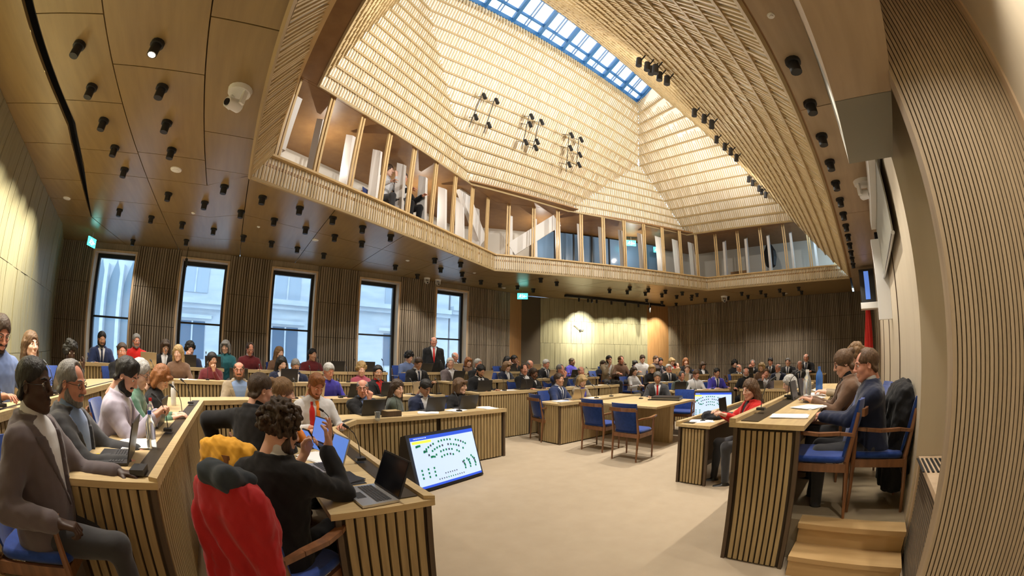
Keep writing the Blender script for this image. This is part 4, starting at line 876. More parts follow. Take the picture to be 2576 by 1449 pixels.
# ================================================================== CHAIRS
def rot_x(pts, a): return [(x, y*math.cos(a)-z*math.sin(a), y*math.sin(a)+z*math.cos(a)) for x, y, z in pts]
def chair_meshes():
    C = {}
    f = Field((-.32, -.34, -.02), (.32, .34, 1.0), .012)
    s = Field((-.3, -.3, .38), (.3, .32, .52), .012); s.loft((0, .0, .455), np.eye(3), [(-.028, .225, .225, 0), (.0, .235, .235, 0), (.022, .22, .22, 0)], 0, pw=6); C['seat'] = mesh_np('seat', *s.mesh(), [M['blue']])
    v = []; q = []
    b = MB(); nx, nz = 9, 10    # curved padded back
    def bp(u, t, dd): x = (u-.5)*.44*(1-.12*(1-t)); z = .47+t*.42; y = -.20-.10*t-.045*(1-(2*u-1)**2)+dd*(1-.5*abs(2*u-1)**4)*(1-.5*abs(2*t-1)**4); return (x, y, z)
    vs = [bp(i/(nx-1), j/(nz-1), .028) for j in range(nz) for i in range(nx)]+[bp(i/(nx-1), j/(nz-1), -.028) for j in range(nz) for i in range(nx)]
    n0 = nx*nz; fs = []
    for j in range(nz-1):
        for i in range(nx-1): a = j*nx+i; fs.append((a, a+1, a+nx+1, a+nx)); fs.append((n0+a, n0+a+nx, n0+a+nx+1, n0+a+1))
    rim = [i for i in range(nx)]+[j*nx+nx-1 for j in range(1, nz)]+[(nz-1)*nx+i for i in range(nx-2, -1, -1)]+[j*nx for j in range(nz-2, 0, -1)]
    for a, c in zip(rim, rim[1:]+rim[:1]): fs.append((a, n0+a, n0+c, c))
    back = MB(); back.v, back.f, back.m = vs, fs, [0]*len(fs); C['backrest'] = back.mesh('backrest', M['blue'], True)
    for k, sx in (('legfl', -1), ('legfr', 1)): C[k] = MB().cyl((sx*.235, .20, 0), (sx*.24, .205, .42), .013, .02, 8).cyl((sx*.24, .205, .42), (sx*.25, .20, .655), .02, .014, 8).mesh('leg', M['walnut'], True)
    for k, sx in (('legrl', -1), ('legrr', 1)): C[k] = MB().cyl((sx*.215, -.27, 0), (sx*.22, -.235, .44), .013, .021, 8).cyl((sx*.22, -.235, .44), (sx*.215, -.30, .80), .021, .014, 8).mesh('leg', M['walnut'], True)
    C['seat_frame'] = MB().box((-.235, .185, .365), (.235, .215, .425)).box((-.225, -.25, .365), (.225, -.225, .425)).box((-.245, -.23, .365), (-.22, .2, .425)).box((.22, -.23, .365), (.245, .2, .425)).mesh('seat_frame', M['walnut'])
    tr = MB(); P = [((i/8-.5)*.46, -.335-.045*(1-(2*i/8-1)**2), .80) for i in range(9)]
    for a, c in zip(P[:-1], P[1:]): tr.bar(a, c, .022, .055)
    C['top_rail'] = tr.mesh('top_rail', M['walnut'], True)
    for k, sx in (('arml', -1), ('armr', 1)):
        a = MB(); pts = [(sx*.222, -.265, .64), (sx*.255, -.16, .655), (sx*.275, .0, .65), (sx*.28, .12, .66), (sx*.262, .25, .668)]; ws = (.03, .045, .055, .05, .035)
        for i in range(4):
            p0, p1 = np.array(pts[i]), np.array(pts[i+1]); d = unit(p1-p0); sd = np.array([d[1], -d[0], 0])
            a.add([p0-sd*ws[i]/2-(0, 0, .012), p0+sd*ws[i]/2-(0, 0, .012), p0+sd*ws[i]/2+(0, 0, .012), p0-sd*ws[i]/2+(0, 0, .012), p1-sd*ws[i+1]/2-(0, 0, .012), p1+sd*ws[i+1]/2-(0, 0, .012), p1+sd*ws[i+1]/2+(0, 0, .012), p1-sd*ws[i+1]/2+(0, 0, .012)], [(0, 1, 2, 3), (7, 6, 5, 4), (0, 4, 5, 1), (1, 5, 6, 2), (2, 6, 7, 3), (3, 7, 4, 0)])
        C[k] = a.mesh('armrest', M['walnut'], True)
    fr = MB()
    for sx in (-1, 1): fr.cyl((sx*.235, .20, 0), (sx*.25, .20, .655), .016, .016, 6).cyl((sx*.215, -.27, 0), (sx*.22, -.235, .44), .016, .02, 6).cyl((sx*.22, -.235, .44), (sx*.215, -.30, .80), .02, .014, 6).bar((sx*.222, -.265, .65), (sx*.27, .25, .66), .045, .022)
    fr.box((-.235, -.25, .365), (.235, .215, .42)).box((-.2, -.36, .77), (.2, -.335, .83)); C['frame'] = fr.mesh('frame', M['walnut'])
    return C
CH = chair_meshes()
FULLP = (('seat', 'seat'), ('backrest', 'backrest'), ('leg', 'legfl'), ('leg', 'legfr'), ('leg', 'legrl'), ('leg', 'legrr'), ('seat_frame', 'seat_frame'), ('top_rail', 'top_rail'), ('armrest', 'arml'), ('armrest', 'armr'))
FARP = (('seat', 'seat'), ('backrest', 'backrest'), ('frame', 'frame'))
def chair(x, y, z, face, label, far=False, group='blue upholstered wooden armchairs'):
    """face = direction the sitter looks (radians)"""
    c = root('armchair', label, 'chair', (x, y, z), face-math.pi/2, group)
    for nm, k in (FARP if far else FULLP): put(nm, CH[k], c)
    return c
chair(5.42, 4.17, 0, 0.05, 'farther of two empty armchairs with backs to us at the table'); chair(5.22, 3.38, 0, .05, 'empty wooden armchair seen from behind, nearer one before the middle table')
chair(5.36, 5.42, 0, -.25, 'empty blue armchair standing alone against the second row desk'); chair(7.62, 3.72, 0, math.radians(195), 'empty blue armchair at the far side of the table beside the small monitor')
chair(3.30, .34, .33, math.radians(94), 'empty blue armchair in front at the tall podium desk'); 
# ================================================================== MONITORS WITH THE SEATING PLAN
def monitor(name, label, c, yaw, w_, h_, tilt, boxd, seed):
    """c = middle of the lower screen edge; yaw = direction the screen faces"""
    r = root(name, label, 'monitor', c, yaw+math.pi/2); t = tilt; ct, stt = math.cos(t), math.sin(t)
    P = lambda x, z, o=0.: (x, z*stt-o*ct*1, z*ct+o*stt)      # screen plane leans back along +y
    F = [(-w_/2-.035, 0, -.03), (w_/2+.035, 0, -.03), (w_/2+.035, boxd, -.03), (-w_/2-.035, boxd, -.03)]; tp = [P(-w_/2-.035, h_+.04, -.02), P(w_/2+.035, h_+.04, -.02)]
    MB().add([P(-w_/2-.035, -.035, -.01), P(w_/2+.035, -.035, -.01), F[2], F[3], tp[0], tp[1], (w_/2+.035, h_*stt+.12, h_*ct), (-w_/2-.035, h_*stt+.12, h_*ct)], MB.BF).build('casing', M['dark'], r)
    z0 = -c[2]
    MB().box((-w_/2, .05, z0), (w_/2, boxd-.03, -.03+.0)).build('plinth', M['blackm'], r) if c[2] > .06 else None
    def patch(m, x0, x1, zz0, zz1, o): m.add([P(x0, zz0, o), P(x1, zz0, o), P(x1, zz1, o), P(x0, zz1, o)], [(0, 1, 2, 3)])
    s = MB(); patch(s, -w_/2, w_/2, 0, h_, .002); scn = s.build('screen', M['scrw'], r)
    s = MB(); patch(s, -w_/2, w_/2, h_*.93, h_, .004); s.build('title_bar', M['navy'], scn); s = MB(); patch(s, -w_/2, w_/2, 0, h_*.045, .004); s.build('footer_bar', M['navy'], scn); s = MB(); patch(s, -w_/2+.02, -w_/2+.3*w_, h_*.865, h_*.915, .004); s.build('yellow_tag', M['yel'], scn)
    s = MB(); rn = random.Random(seed); x_ = -w_/2+.05
    for k in range(11): q = rn.uniform(.008, .02)*w_; patch(s, x_, x_+q*.7, h_*.955, h_*.978, .006); x_ += q+.004
    s.build('title_text', M['scrw'], scn)
    g_, d_ = MB(), MB(); ct2 = np.array([0, .40])
    for ring, (rx, rz_) in enumerate(((.14, .14), (.22, .24), (.30, .34), (.385, .44))):
        n = (5, 17, 23, 29)[ring]
        for i in range(n):
            a = math.pi*(i+.5)/n if ring else math.pi*(.3+.4*i/(n-1)); x = rx*w_*1.12*math.cos(a)*(1 if ring else 1); z = h_*.42+h_*rz_*math.sin(a) if abs(math.cos(a)) < .93 or not ring else h_*.42
            if ring and i % 6 == 5: continue
            q = .0115*w_
            if abs(x) > rx*w_*.98: z = h_*(.24+.5*rz_*math.sin(a)+.02*i)
            patch(g_ if rn.random() < .75 else d_, x-q, x+q, z-q, z+q, .005)
        if ring:
            for sd in (-1, 1):
                for k in range(3): z = h_*(.20+.075*k); x = sd*rx*w_*1.1; q = .0115*w_; patch(g_, x-q, x+q, z-q, z+q, .005)
    for k in range(6): q = .007*w_; x = -.09*w_+.036*w_*k; patch(d_, x-q, x+q, h_*.20-q, h_*.20+q, .005)
    for k in range(12): q = .007*w_; x = -.2*w_+.036*w_*k; patch(g_ if 3 < k < 8 else d_, x-q, x+q, h_*.11-q, h_*.11+q, .005)
    g_.build('green_seats', M['grn'], scn, kind='stuff'); d_.build('dark_seats', M['dot'], scn, kind='stuff')
    return r
monitor('monitor', 'large tilted floor monitor showing a green seating plan, before the front desk', (2.42, 4.05, .05), math.radians(-76), 1.05, .60, math.radians(17), .38, 1)
monitor('monitor', 'small far floor monitor with a seating plan, beside the red blazer', (8.4, 3.38, .2), math.radians(205), .98, .60, math.radians(12), .38, 2)
# ================================================================== CEILING FIXTURES
cm = MB(); cm.cyl((0, 0, 0), (0, 0, -.03), .062, .062, 12).cyl((0, 0, -.03), (0, 0, -.115), .045, .045, 12); canm = cm.mesh('downlight', M['blackm'], True); lm = MB().cyl((0, 0, -.1155), (0, 0, -.117), .034, .034, 10).mesh('lens', M['lens'])
ORD = ('first', 'second', 'third', 'fourth', 'fifth', 'sixth', 'seventh', 'eighth', 'ninth', 'tenth', 'eleventh', 'twelfth', 'thirteenth', 'fourteenth', 'fifteenth', 'sixteenth', 'seventeenth', 'eighteenth')
def can_labels():
    lab = {}; zones = {}
    for i, (x, y) in enumerate(CANS):
        z = 'entry' if y < 0 else 'soffit' if y < .5 else 'slot' if x < -.9 and y < 5.3 else 'windows' if x < 8 else 'track' if y > 5 else 'end wall'; zones.setdefault(z, []).append(i)
    for z, ids in zones.items():
        t = {'entry': (1, 0), 'soffit': (1, 0), 'slot': (0, 1), 'windows': (.955, .297), 'track': (.905, -.425), 'end wall': (0, -1)}[z]; u = [(CANS[i][0]*t[0]+CANS[i][1]*t[1], CANS[i][1]*abs(t[0])-CANS[i][0]*(t[1] if z != 'end wall' else -1), i) for i in ids]
        u.sort(key=lambda q: q[1]); rows = []
        for q in u:
            if rows and abs(q[1]-rows[-1][-1][1]) < .2: rows[-1].append(q)
            else: rows.append([q])
        for r, row in enumerate(rows):
            for k, q in enumerate(sorted(row)):
                lab[q[2]] = {'entry': 'added black can downlight out of view beside the ribbed pier, %s from the back' % ORD[k], 'soffit': 'black can downlight beside the dropped soffit, %s from the camera' % ORD[k], 'slot': 'black can downlight, %s from the camera in the row %s the dark ceiling slot' % (ORD[k], ('away from', 'next to', 'by')[min(r, 2)]),
                    'windows': 'black can downlight before the windows, %s in the %s row out from the lantern' % (ORD[k], ORD[r]), 'track': 'black can downlight near the black track, %s in the %s row out from the lantern' % (ORD[k], ORD[r]), 'end wall': 'black can downlight by the end wall, %s in the %s row' % (ORD[k], ORD[r])}[z]
    return lab
CL = can_labels()
rowlab = lambda x, y: 'black can downlight in the straight row beside the dropped soffit' if y < .5 else ('black can downlight in the left ceiling field by the dark slot' if x < -.9 and y < 5.3 else ('black can downlight on the ceiling between lantern and tall windows' if x < 8 else ('black can downlight on the ceiling near the black track' if y > 5 else 'black can downlight on the ceiling by the end wall')))
rowgrp = lambda x, y: 'added downlights near the camera' if y < 0 else 'downlights beside the soffit' if y < .5 else ('downlights in the left ceiling field' if x < -.9 and y < 5.3 else ('downlights before the windows' if x < 8 else ('downlights near the black track' if y > 5 else 'downlights by the end wall')))
for i, (x, y) in enumerate(CANS):
    o = put('downlight', None, None, (x, y, CEIL)); tag(o, CL[i], 'lamp', rowgrp(x, y)); put('can', canm, o)
    if i == 0: put('lens', lm, o)
dm = MB().cyl((0, 0, 0), (0, 0, -.012), .075, .07, 14).cyl((0, 0, -.012), (0, 0, -.02), .045, .04, 12).mesh('smoke_detector', M['smoke'], True)
for (x, y, s), lb in zip(((-1.16, 5.02, 1.1), (-3.46, 6.55, 1), (-1.04, 6.67, .5), (1.26, 7.27, .9), (.14, 6.96, .4), (3.4, 7.72, .6), (2.02, .09, .35), (6.98, 8.91, .8), (5.21, 7.81, .5), (13.22, 2.51, .8)), ('white round ceiling disc near the lantern corner', 'white round ceiling disc between slot and plank wall', 'small white ceiling disc before the first windows', 'white ceiling disc above the third window', 'tiny white ceiling disc above the second window', 'white ceiling sensor before the fourth window', 'small white ceiling disc beside the soffit', 'white ceiling disc before the warm door panel', 'small white ceiling disc under the lantern tip', 'white ceiling disc by the end wall')):
    tag(put('ceiling_disc', dm, None, (x, y, CEIL-.001)), lb, 'detector').scale = (s, s, 1)
def ptz(x, y, lb, s=1., face=0):
    r = root('dome_camera', lb, 'camera', (x, y, CEIL), face); r.scale = (s, s, s)
    MB().cyl((0, 0, 0), (0, 0, -.05), .14, .13, 18).build('base', M['smoke'], r, True); MB().box((-.11, -.03, -.2), (-.08, .03, -.04)).build('bracket', M['smoke'], r); MB().box((.08, -.03, -.2), (.11, .03, -.04)).build('bracket', M['smoke'], r)
    MB().cyl((0, -.06, -.17), (0, .12, -.22), .07, .055, 14).build('camera_head', M['smoke'], r, True); MB().cyl((0, .12, -.22), (0, .135, -.225), .04, .035, 12).build('lens', M['scr'], r)
ptz(-.40, 3.12, 'large white dome camera on the ceiling beside the lantern corner', .82, 2.4); ptz(5.05, -.27, 'white pan camera hanging near the pale wall above the podium', .95, 2.2); ptz(4.62, 9.15, 'white dome camera pair, left one, above the fifth window', .6, 3); ptz(4.95, 9.15, 'white dome camera pair, right one, above the fifth window', .6, 3); ptz(12.58, 4.52, 'small white dome camera before the end wall', .8, 2)
# exit signs
def exit_sign(x, y, z, rz, lb):
    r = root('exit_sign', lb, 'sign', (x, y, z), rz); MB().box((-.15, -.012, -.15), (.15, .012, .02)).build('panel', M['exitg'], r); m = MB(); m.cyl((-.05, -.016, -.02), (-.05, -.0125, -.02), .014, .014, 8)
    m.bar((-.05, -.015, -.035), (-.065, -.015, -.075), .02, .004, (0, 1, 0)).bar((-.065, -.015, -.075), (-.03, -.015, -.12), .014, .004, (0, 1, 0)).bar((-.065, -.015, -.075), (-.11, -.015, -.10), .014, .004, (0, 1, 0)).bar((-.055, -.015, -.045), (-.02, -.015, -.06), .01, .004, (0, 1, 0)).bar((-.055, -.015, -.045), (-.09, -.015, -.055), .01, .004, (0, 1, 0)).box((.0, -.016, -.13), (.012, -.0125, -.01)).box((.03, -.016, -.08), (.12, -.0125, -.066)).bar((.03, -.0145, -.073), (.06, -.0145, -.04), .014, .003, (0, 1, 0)).bar((.03, -.0145, -.073), (.06, -.0145, -.106), .014, .003, (0, 1, 0)); m.build('pictogram', M['exitw'], r); MB().cyl((0, 0, .02), (0, 0, .13), .008, .008, 6).build('hanger', M['silver'], r)
exit_sign(7.45, 8.62, 3.44, math.radians(-42), 'glowing green exit sign hanging near the warm door panel'); exit_sign(-3.55, 8.45, 3.44, math.radians(75), 'glowing green exit sign seen edge-on by the left corner')
exit_sign(9.75, 6.35, 5.1, math.radians(-40), 'green exit sign up in the gallery, farther one'); exit_sign(10.6, 5.9, 5.0, math.radians(-40), 'green exit sign up in the gallery, nearer the corner posts')
# black light track before the plank wall with little heads
tr = root('light_track', 'long black ceiling track with small heads before the washed plank wall', 'track'); P0, P1 = np.array([9.0, 8.38, 3.55]), np.array([13.1, 7.12, 3.55])
MB().bar(P0, P1, .09, .07).build('rail', M['blackm'], tr)
for t in (.12, .2, .235, .28, .42, .56, .7, .83): p = P0+(P1-P0)*t; MB().cyl(p-(0, 0, .03), p-(0, 0, .15), .035, .03, 8).build('lamp_head', M['blackm'], tr)
# black lining of the slot over the left wall
sl = MB()
for a, b, a2, b2 in zip(SL[:-1], SL[1:], SLb[:-1], SLb[1:]): sl.add([(*a, CEIL+.12), (*b, CEIL+.12), (*b2, CEIL+.12), (*a2, CEIL+.12)], [(0, 1, 2, 3)]).bar((*a2, CEIL+.06), (*b2, CEIL+.06), .01, .12).bar((a[0]-.02, a[1], CEIL+.08), (b[0]-.02, b[1], CEIL+.08), .01, .1)
sl.build('ceiling_slot', M['rubber'], ce)
# spotlights hanging on thin rods in the lantern
def rods(lb, pts, grp):
    for (px, py, px2, py2, ns) in pts:
        a = at(px, py, 4.9+.0, 1) if False else None
def lantern_pt(px, py, off=.35):
    n = np.cross(np.array(H3)-np.array(H2), np.array(S1)-np.array(H2)); n /= np.linalg.norm(n)
    if n@(np.array(IN)-np.array(H2)) < 0: n = -n
    q = np.array(H2)+n*off; d = ray(px, py); o = np.array([0, 0, CAMZ]); return o+d*(((q-o)@n)/(d@n)), n
for j, (a, b, hs, ds) in enumerate((((1215, 232), (1180, 320), (.12, .72), 'leftmost of six'), ((1245, 246), (1217, 335), (.1, .78), 'second from the left of six'), ((1332, 286), (1312, 376), (.08, .3, .8), 'third from the left of six'), ((1358, 298), (1340, 376), (.12, .75, .95), 'fourth from the left of six'), ((1432, 332), (1424, 432), (.08, .4, .82), 'fifth from the left of six'), ((1456, 345), (1450, 418), (.08, .6, .95), 'rightmost of six'))):
    p, n = lantern_pt(*a); q, _ = lantern_pt(*b); r = root('spotlight_rod', 'thin black rod with spotlights before the battens, %s' % ds, 'lamp', (0, 0, 0), 0, 'spotlight rods in the lantern')
    MB().cyl(p, q, .008, .008, 6).build('rod', M['blackm'], r)
    for h in hs: c = p+(q-p)*h; MB().cyl(c+(.03, -.03, .06), c+(.05, -.07, -.07), .035, .04, 8).build('lamp_head', M['blackm'], r); MB().cyl(c-n*.33, c, .006, .006, 5).build('arm', M['blackm'], r)
def right_pt(px, py, off=.16):
    A, B, C0 = np.array(ED), np.array(EE), np.array(SB); n = np.cross(B-A, C0-A); n /= np.linalg.norm(n)
    if n@(np.array(IN)-A) < 0: n = -n
    q = A+n*off; d = ray(px, py); o = np.array([0, 0, CAMZ]); return o+d*(((q-o)@n)/(d@n)), n
for k, (px, py) in enumerate([(1613, 152), (1634, 163), (1644, 173), (1655, 170), (1665, 188), (1684, 198), (1752, 280), (1777, 295), (1796, 309), (1807, 348), (1828, 366), (1843, 378), (1857, 394), (1887, 449), (1897, 458), (1913, 472), (1920, 480), (1930, 488)]):
    p, n = right_pt(px, py); r = root('track_spotlight', 'small black spotlight on the sloping lantern side, %s from the skylight end' % ORD[k], 'lamp', (0, 0, 0), 0, 'spotlights on the sloping lantern side')
    MB().cyl(p-n*.15, p, .012, .012, 6).build('arm', M['blackm'], r); MB().cyl(p+(0, .03, .06), p+(0, .06, -.09), .045, .05, 10).build('can', M['dark'], r)
# gallery visitors and the dark bell-like lamp behind the end posts
vl = root('gallery_lantern', 'dark faceted hanging lamp in the gallery behind the end posts', 'lamp', (12.3, 2.75, 4.65)); MB().lathe([(.02, .42), (.1, .35), (.2, .15), (.22, -.05), (.16, -.3), (.12, -.34)], 8).build('shade', M['blackm'], vl); MB().cyl((0, 0, .4), (0, 0, .6), .01, .01, 6).build('cord', M['blackm'], vl)
gt = root('gallery_picture', 'dark square panel leaning on the gallery wall behind the end posts', 'picture', (12.5, 3.9, 4.1)); MB().box((-.03, -.3, -.25), (.03, .3, .25)).build('panel', M['soff'], gt)
# glazed cabinet front seen through the middle gallery posts
gz = root('gallery_window', 'dark glazed partition in the gallery behind the middle posts', 'partition'); a, b = np.array([7.3, 7.95]), np.array([11.0, 6.2]); d = (b-a)/np.linalg.norm(b-a)
for i in range(7):
    p0, p1 = a+(b-a)*i/7, a+(b-a)*(i+1)/7; MB().bar((*p0, 4.6), (*p1, 4.6), .03, 1.2).build('pane', M['winglass'], gz); MB().bar((*p0, 4.0), (*p0, 5.22), .06, .06, (1, 0, 0)).build('mullion', M['black'], gz)
# projector lift, speakers and screens seen edge-on along the podium-side wall
sp_ = root('speaker_column', 'tall dark loudspeaker column on a white bracket above the flags', 'speaker', (10.2, -.2, 2.75)); MB().box((-.16, -.2, 0), (.16, .18, .75)).build('cabinet', M['blackm'], sp_); MB().box((-.2, -.24, -.16), (.2, .2, -.02)).build('bracket', M['smoke'], sp_); MB().box((-.165, -.06, .05), (-.16, .06, .7)).build('grille', M['scrb'], sp_)
tv = root('wall_display', 'flat dark display hanging on the pale wall, seen edge-on', 'display', (7.4, PY, 2.3)); MB().box((-.9, .04, .1), (.9, .10, 1.05)).build('panel', M['scr'], tv); MB().box((-.3, 0, .4), (.3, .04, .7)).build('mount', M['blackm'], tv)
ps = root('projection_screen', 'long white projection screen casing along the pale wall', 'screen', (4.6, PY, 2.78)); MB().box((-.9, .02, .5), (1.5, .15, .66)).build('casing', M['smoke'], ps); MB().box((-.85, .06, -.2), (1.45, .075, .5)).build('canvas', M['slate'], ps); MB().cyl((-.85, .068, -.22), (1.45, .068, -.22), .02, .02, 8).build('bottom_bar', M['silver'], ps)
wp = root('white_wall_cabinet', 'slim white upright panel on the pale wall beside the dark display', 'panel', (6.0, PY, 2.0)); MB().box((-.05, 0, .0), (.05, .2, 1.1)).build('panel', M['smoke'], wp)
for k, (x, m1) in enumerate(((10.6, 'flagr'), (10.95, 'flagy'))):
    fg = root('flag', ('red flag hanging folded on its pole by the podium wall', 'yellow and red flag hanging folded behind the red one')[k], 'flag', (x, -.18, .33)); MB().cyl((0, 0, 0), (0, 0, 2.35), .015, .012, 8).build('pole', M['oakdark'], fg); MB().lathe([(.16, 0), (.15, .03), (.02, .05)], 12).build('foot', M['blackm'], fg)
    f = Field((-.25, -.25, .7), (.25, .25, 2.4), .022); f.cap((.0, 0, 2.3), (.03, .03, .85), .06, .13, k=.02); v, q = f.mesh(); a = np.arctan2(v[:, 1], v[:, 0]); v[:, :2] *= (1+.22*np.sin(a*7+v[:, 2]*2))[:, None]; put('cloth', mesh_np('cloth', v, q, [M[m1]]), fg)
# sky-blue projector light strips in the side ceiling seam, hanging black hook before the second window
hk = root('hanging_hook', 'small black fixture hanging on a cord before the second tall window', 'fixture', (*at(474, 622, CEIL)[:2], CEIL)); MB().cyl((0, 0, 0), (0, 0, -.28), .008, .008, 6).build('cord', M['blackm'], hk); MB().cyl((0, 0, -.24), (.02, 0, -.42), .035, .02, 8).build('head', M['blackm'], hk)
hk = root('hanging_hook', 'small pale fixture hanging from the black track before the plank wall', 'fixture', (12.3, 7.3, CEIL)); MB().cyl((0, 0, 0), (0, 0, -.2), .01, .01, 6).build('cord', M['smoke'], hk); MB().cyl((0, 0, -.18), (.02, 0, -.36), .045, .02, 8).build('head', M['blackm'], hk)
# the clock: two hands without a dial on the washed plank wall
ck = root('wall_clock', 'dial-less clock with two thin hands on the brightly lit plank wall', 'clock', (*(np.array([12.80, 7.72])+(np.array([8.92, 9.42])-np.array([12.80, 7.72]))*.66), 2.55), math.atan2(9.42-7.72, 8.92-12.80)); nrm = 0
MB().cyl((0, .03, 0), (0, .06, 0), .035, .035, 10).build('hub', M['blackm'], ck); MB().bar((0, .05, 0), (.24, .05, .17), .016, .008, (0, 1, 0)).build('minute_hand', M['blackm'], ck); MB().bar((0, .055, 0), (-.13, .055, .01), .02, .008, (0, 1, 0)).build('hour_hand', M['blackm'], ck)
# ================================================================== THINGS ON THE DESKS
def laptop(x, y, z, face, lb, lid='dark', ang=18, w_=.32, scr='scr', grp='laptops on the desks', keys=False):
    """face = direction in which the lid's back looks; the user sits opposite"""
    r = root('laptop', lb, 'laptop', (x, y, z), face-math.pi/2, grp); base = 'silver' if lid in ('silver', 'gold') else 'dark'
    MB().box((-w_/2, -.22, 0), (w_/2, 0, .014)).build('base', M[base], r); a = math.radians(ang); c, s_ = math.cos(a), math.sin(a); T = np.array([0, -s_*-1, c])
    l = MB().obox((0, .11*s_*2*.5, .014+.11*c), (w_/2, 0, 0), (0, .11*s_, .11*c), (0, .0035*c, -.0035*s_)).build('lid', M[lid if lid != 'silver' else 'silver'], r)
    MB().obox((0, .11*s_-.0045*c, .014+.11*c+.0045*s_), (w_/2-.012, 0, 0), (0, .1*s_, .1*c), (0, .0012*c, -.0012*s_)).build('screen', M[scr], r)
    k = MB()
    if keys:
        for j in range(5):
            for i in range(13): k.box((-w_*.42+i*w_*.0655, -.035-j*.019-.014, .0141), (-w_*.42+i*w_*.0655+w_*.055, -.035-j*.019, .0165))
        k.box((-.05, -.2, .0141), (.05, -.145, .0148)); k.build('keys', M['brassk'], r, kind='stuff')
    else: k.box((-w_*.43, -.13, .0141), (w_*.43, -.03, .016)); k.build('keyboard', M['brassk'], r)
    return r
def papers(x, y, z, rz, lb, n=3, grp='paper stacks on the desks', m='paper'):
    r = root('paper_stack', lb, 'papers', (x, y, z), rz, grp); rn = random.Random(int(x*100+y*37))
    for i in range(n): MB().box((-.105, -.148, 0), (.105, .148, .0025)).build('sheet', M[m], r, loc=(rn.uniform(-.02, .02), rn.uniform(-.02, .02), i*.0027), rz=rn.uniform(-.25, .25))
    return r
def bottle(x, y, z, lb, m='clear', h=.24, r_=.034, cap='bluep', grp='bottles on the desks', lab=None):
    r = root('bottle', lb, 'bottle', (x, y, z), 0, grp); s = h/.24
    MB().lathe([(r_*.9, 0), (r_, .01), (r_, .05*s), (r_*.93, .06*s), (r_, .07*s), (r_, .15*s), (r_*.85, .175*s), (r_*.4, .205*s), (r_*.38, .218*s)], 14).build('body', M[m], r, True); MB().lathe([(r_*.42, .219*s), (r_*.42, .24*s)], 10).build('cap', M[cap], r)
    if lab: MB().lathe([(r_*1.02, .085*s), (r_*1.02, .14*s)], 14).build('wrapper', M[lab], r, True)
def mic(x, y, z, rz, lb=None):
    r = root('microphone', lb or 'slim black gooseneck microphone standing on a desk front', 'microphone', (x, y, z), rz, 'gooseneck microphones on the desks')
    put('base', MICM[0], r); put('gooseneck', MICM[1], r); put('head', MICM[2], r)
MICM = (MB().box((-.03, -.035, 0), (.03, .035, .02)).mesh('base', M['dark']), MB().tube([(0, 0, .02), (0, -.01, .12), (0, -.04, .2), (0, -.09, .25)], .004, 5).mesh('gooseneck', M['dark']), MB().cyl((0, -.085, .245), (0, -.125, .27), .011, .012, 8).mesh('head', M['blackm']))
def rowpt(row, s, off):
    """point at arc length s along a row front, off metres behind it, and the outward direction"""
    P = [np.array(p, float) for p in row]
    for a, b in zip(P[:-1], P[1:]):
        L = np.linalg.norm(b-a)
        if s <= L or b is P[-1]: t = (b-a)/L; n = np.array([-t[1], t[0]]); return a+t*min(s, L)+n*off, n
        s -= L
# ================================================================== PEOPLE
SKIN = dict(p=(.62, .36, .26), l=(.70, .45, .34), r=(.60, .29, .20), t=(.48, .27, .17), b=(.22, .11, .065), k=(.055, .028, .018))
HC = dict(k=(.012, .01, .009), d=(.06, .034, .018), b=(.13, .068, .03), l=(.25, .14, .06), y=(.50, .34, .15), o=(.30, .11, .03), g=(.25, .24, .23), w=(.55, .54, .52), s=(.13, .12, .11))
TC = dict(k=(.012, .012, .014), n=(.012, .018, .05), m=(.02, .035, .11), g=(.125, .10, .108), c=(.045, .045, .05), w=(.62, .62, .64), p=(.46, .42, .52), r=(.55, .012, .01), e=(.09, .19, .13), t=(.02, .13, .16), v=(.05, .04, .35), o=(.75, .22, .02), b=(.16, .09, .055), d=(.13, .015, .02), s=(.36, .29, .20), u=(.12, .17, .33), f=(.06, .075, .06), y=(.6, .45, .15), i=(.4, .08, .13), x=(.22, .32, .55))
EYE = mat('eye_white', (.75, .73, .70), .25); IRIS = mat('dark_iris', (.03, .02, .012), .2); SHOE = mat('black_leather', (.012, .011, .01), .35); SPEC = mat('glasses_frame', (.02, .018, .016), .3)
FLOORS = {id(R1L): 0, id(R1C): 0, id(R1R): 0, id(R1S): 0, id(R2L): .15, id(R2C): .15, id(R2D): .15, id(R2R): .15, id(R2S): .15, id(R3L): .3, id(R3C): .3, id(R3D): .3, id(R3R): .3, id(R3S): .3, id(R4A): .45, id(R4B): .45, id(R4C): .45, id(R4D): .45}
def seat_on(row, px, py, off=.72):
    L = offset_line(row, off); best = None
    for a, b in zip(L[:-1], L[1:]):
        r = on_seg(px, py, a, b)
        if r is None or r[0] <= 0: continue
        t, s, P = r; e = max(0, -s, s-1)
        if best is None or e < best[0]: d = unit(b-a); best = (e, P, math.atan2(-d[0], d[1]))
    return best[1], best[2]       # head point, direction the sitter faces
def dress(name, out, mats, loc, rz, label, group, override=None):
    me = out['body'] if not isinstance(out['body'], tuple) else mesh_np('person', *out['body'], [mats['body']])
    r = put(name, me, None, loc, rz, label=label, category='person')
    if group: r['group'] = group
    objs = [(r, 'body')]
    for k, v in out.items():
        if k in ('body', 'J') or k not in mats: continue
        nm = {'top': mats.get('topname', 'jacket')}.get(k, k)
        for w_ in (v if isinstance(v, list) else [v]): m = w_ if not isinstance(w_, tuple) else mesh_np(nm, *w_, [mats[k]]); o = put(nm, m, r); objs.append((o, k))
    if override:
        for o, k in objs:
            o.material_slots[0].link = 'OBJECT'; o.material_slots[0].material = mats[k]
    return r
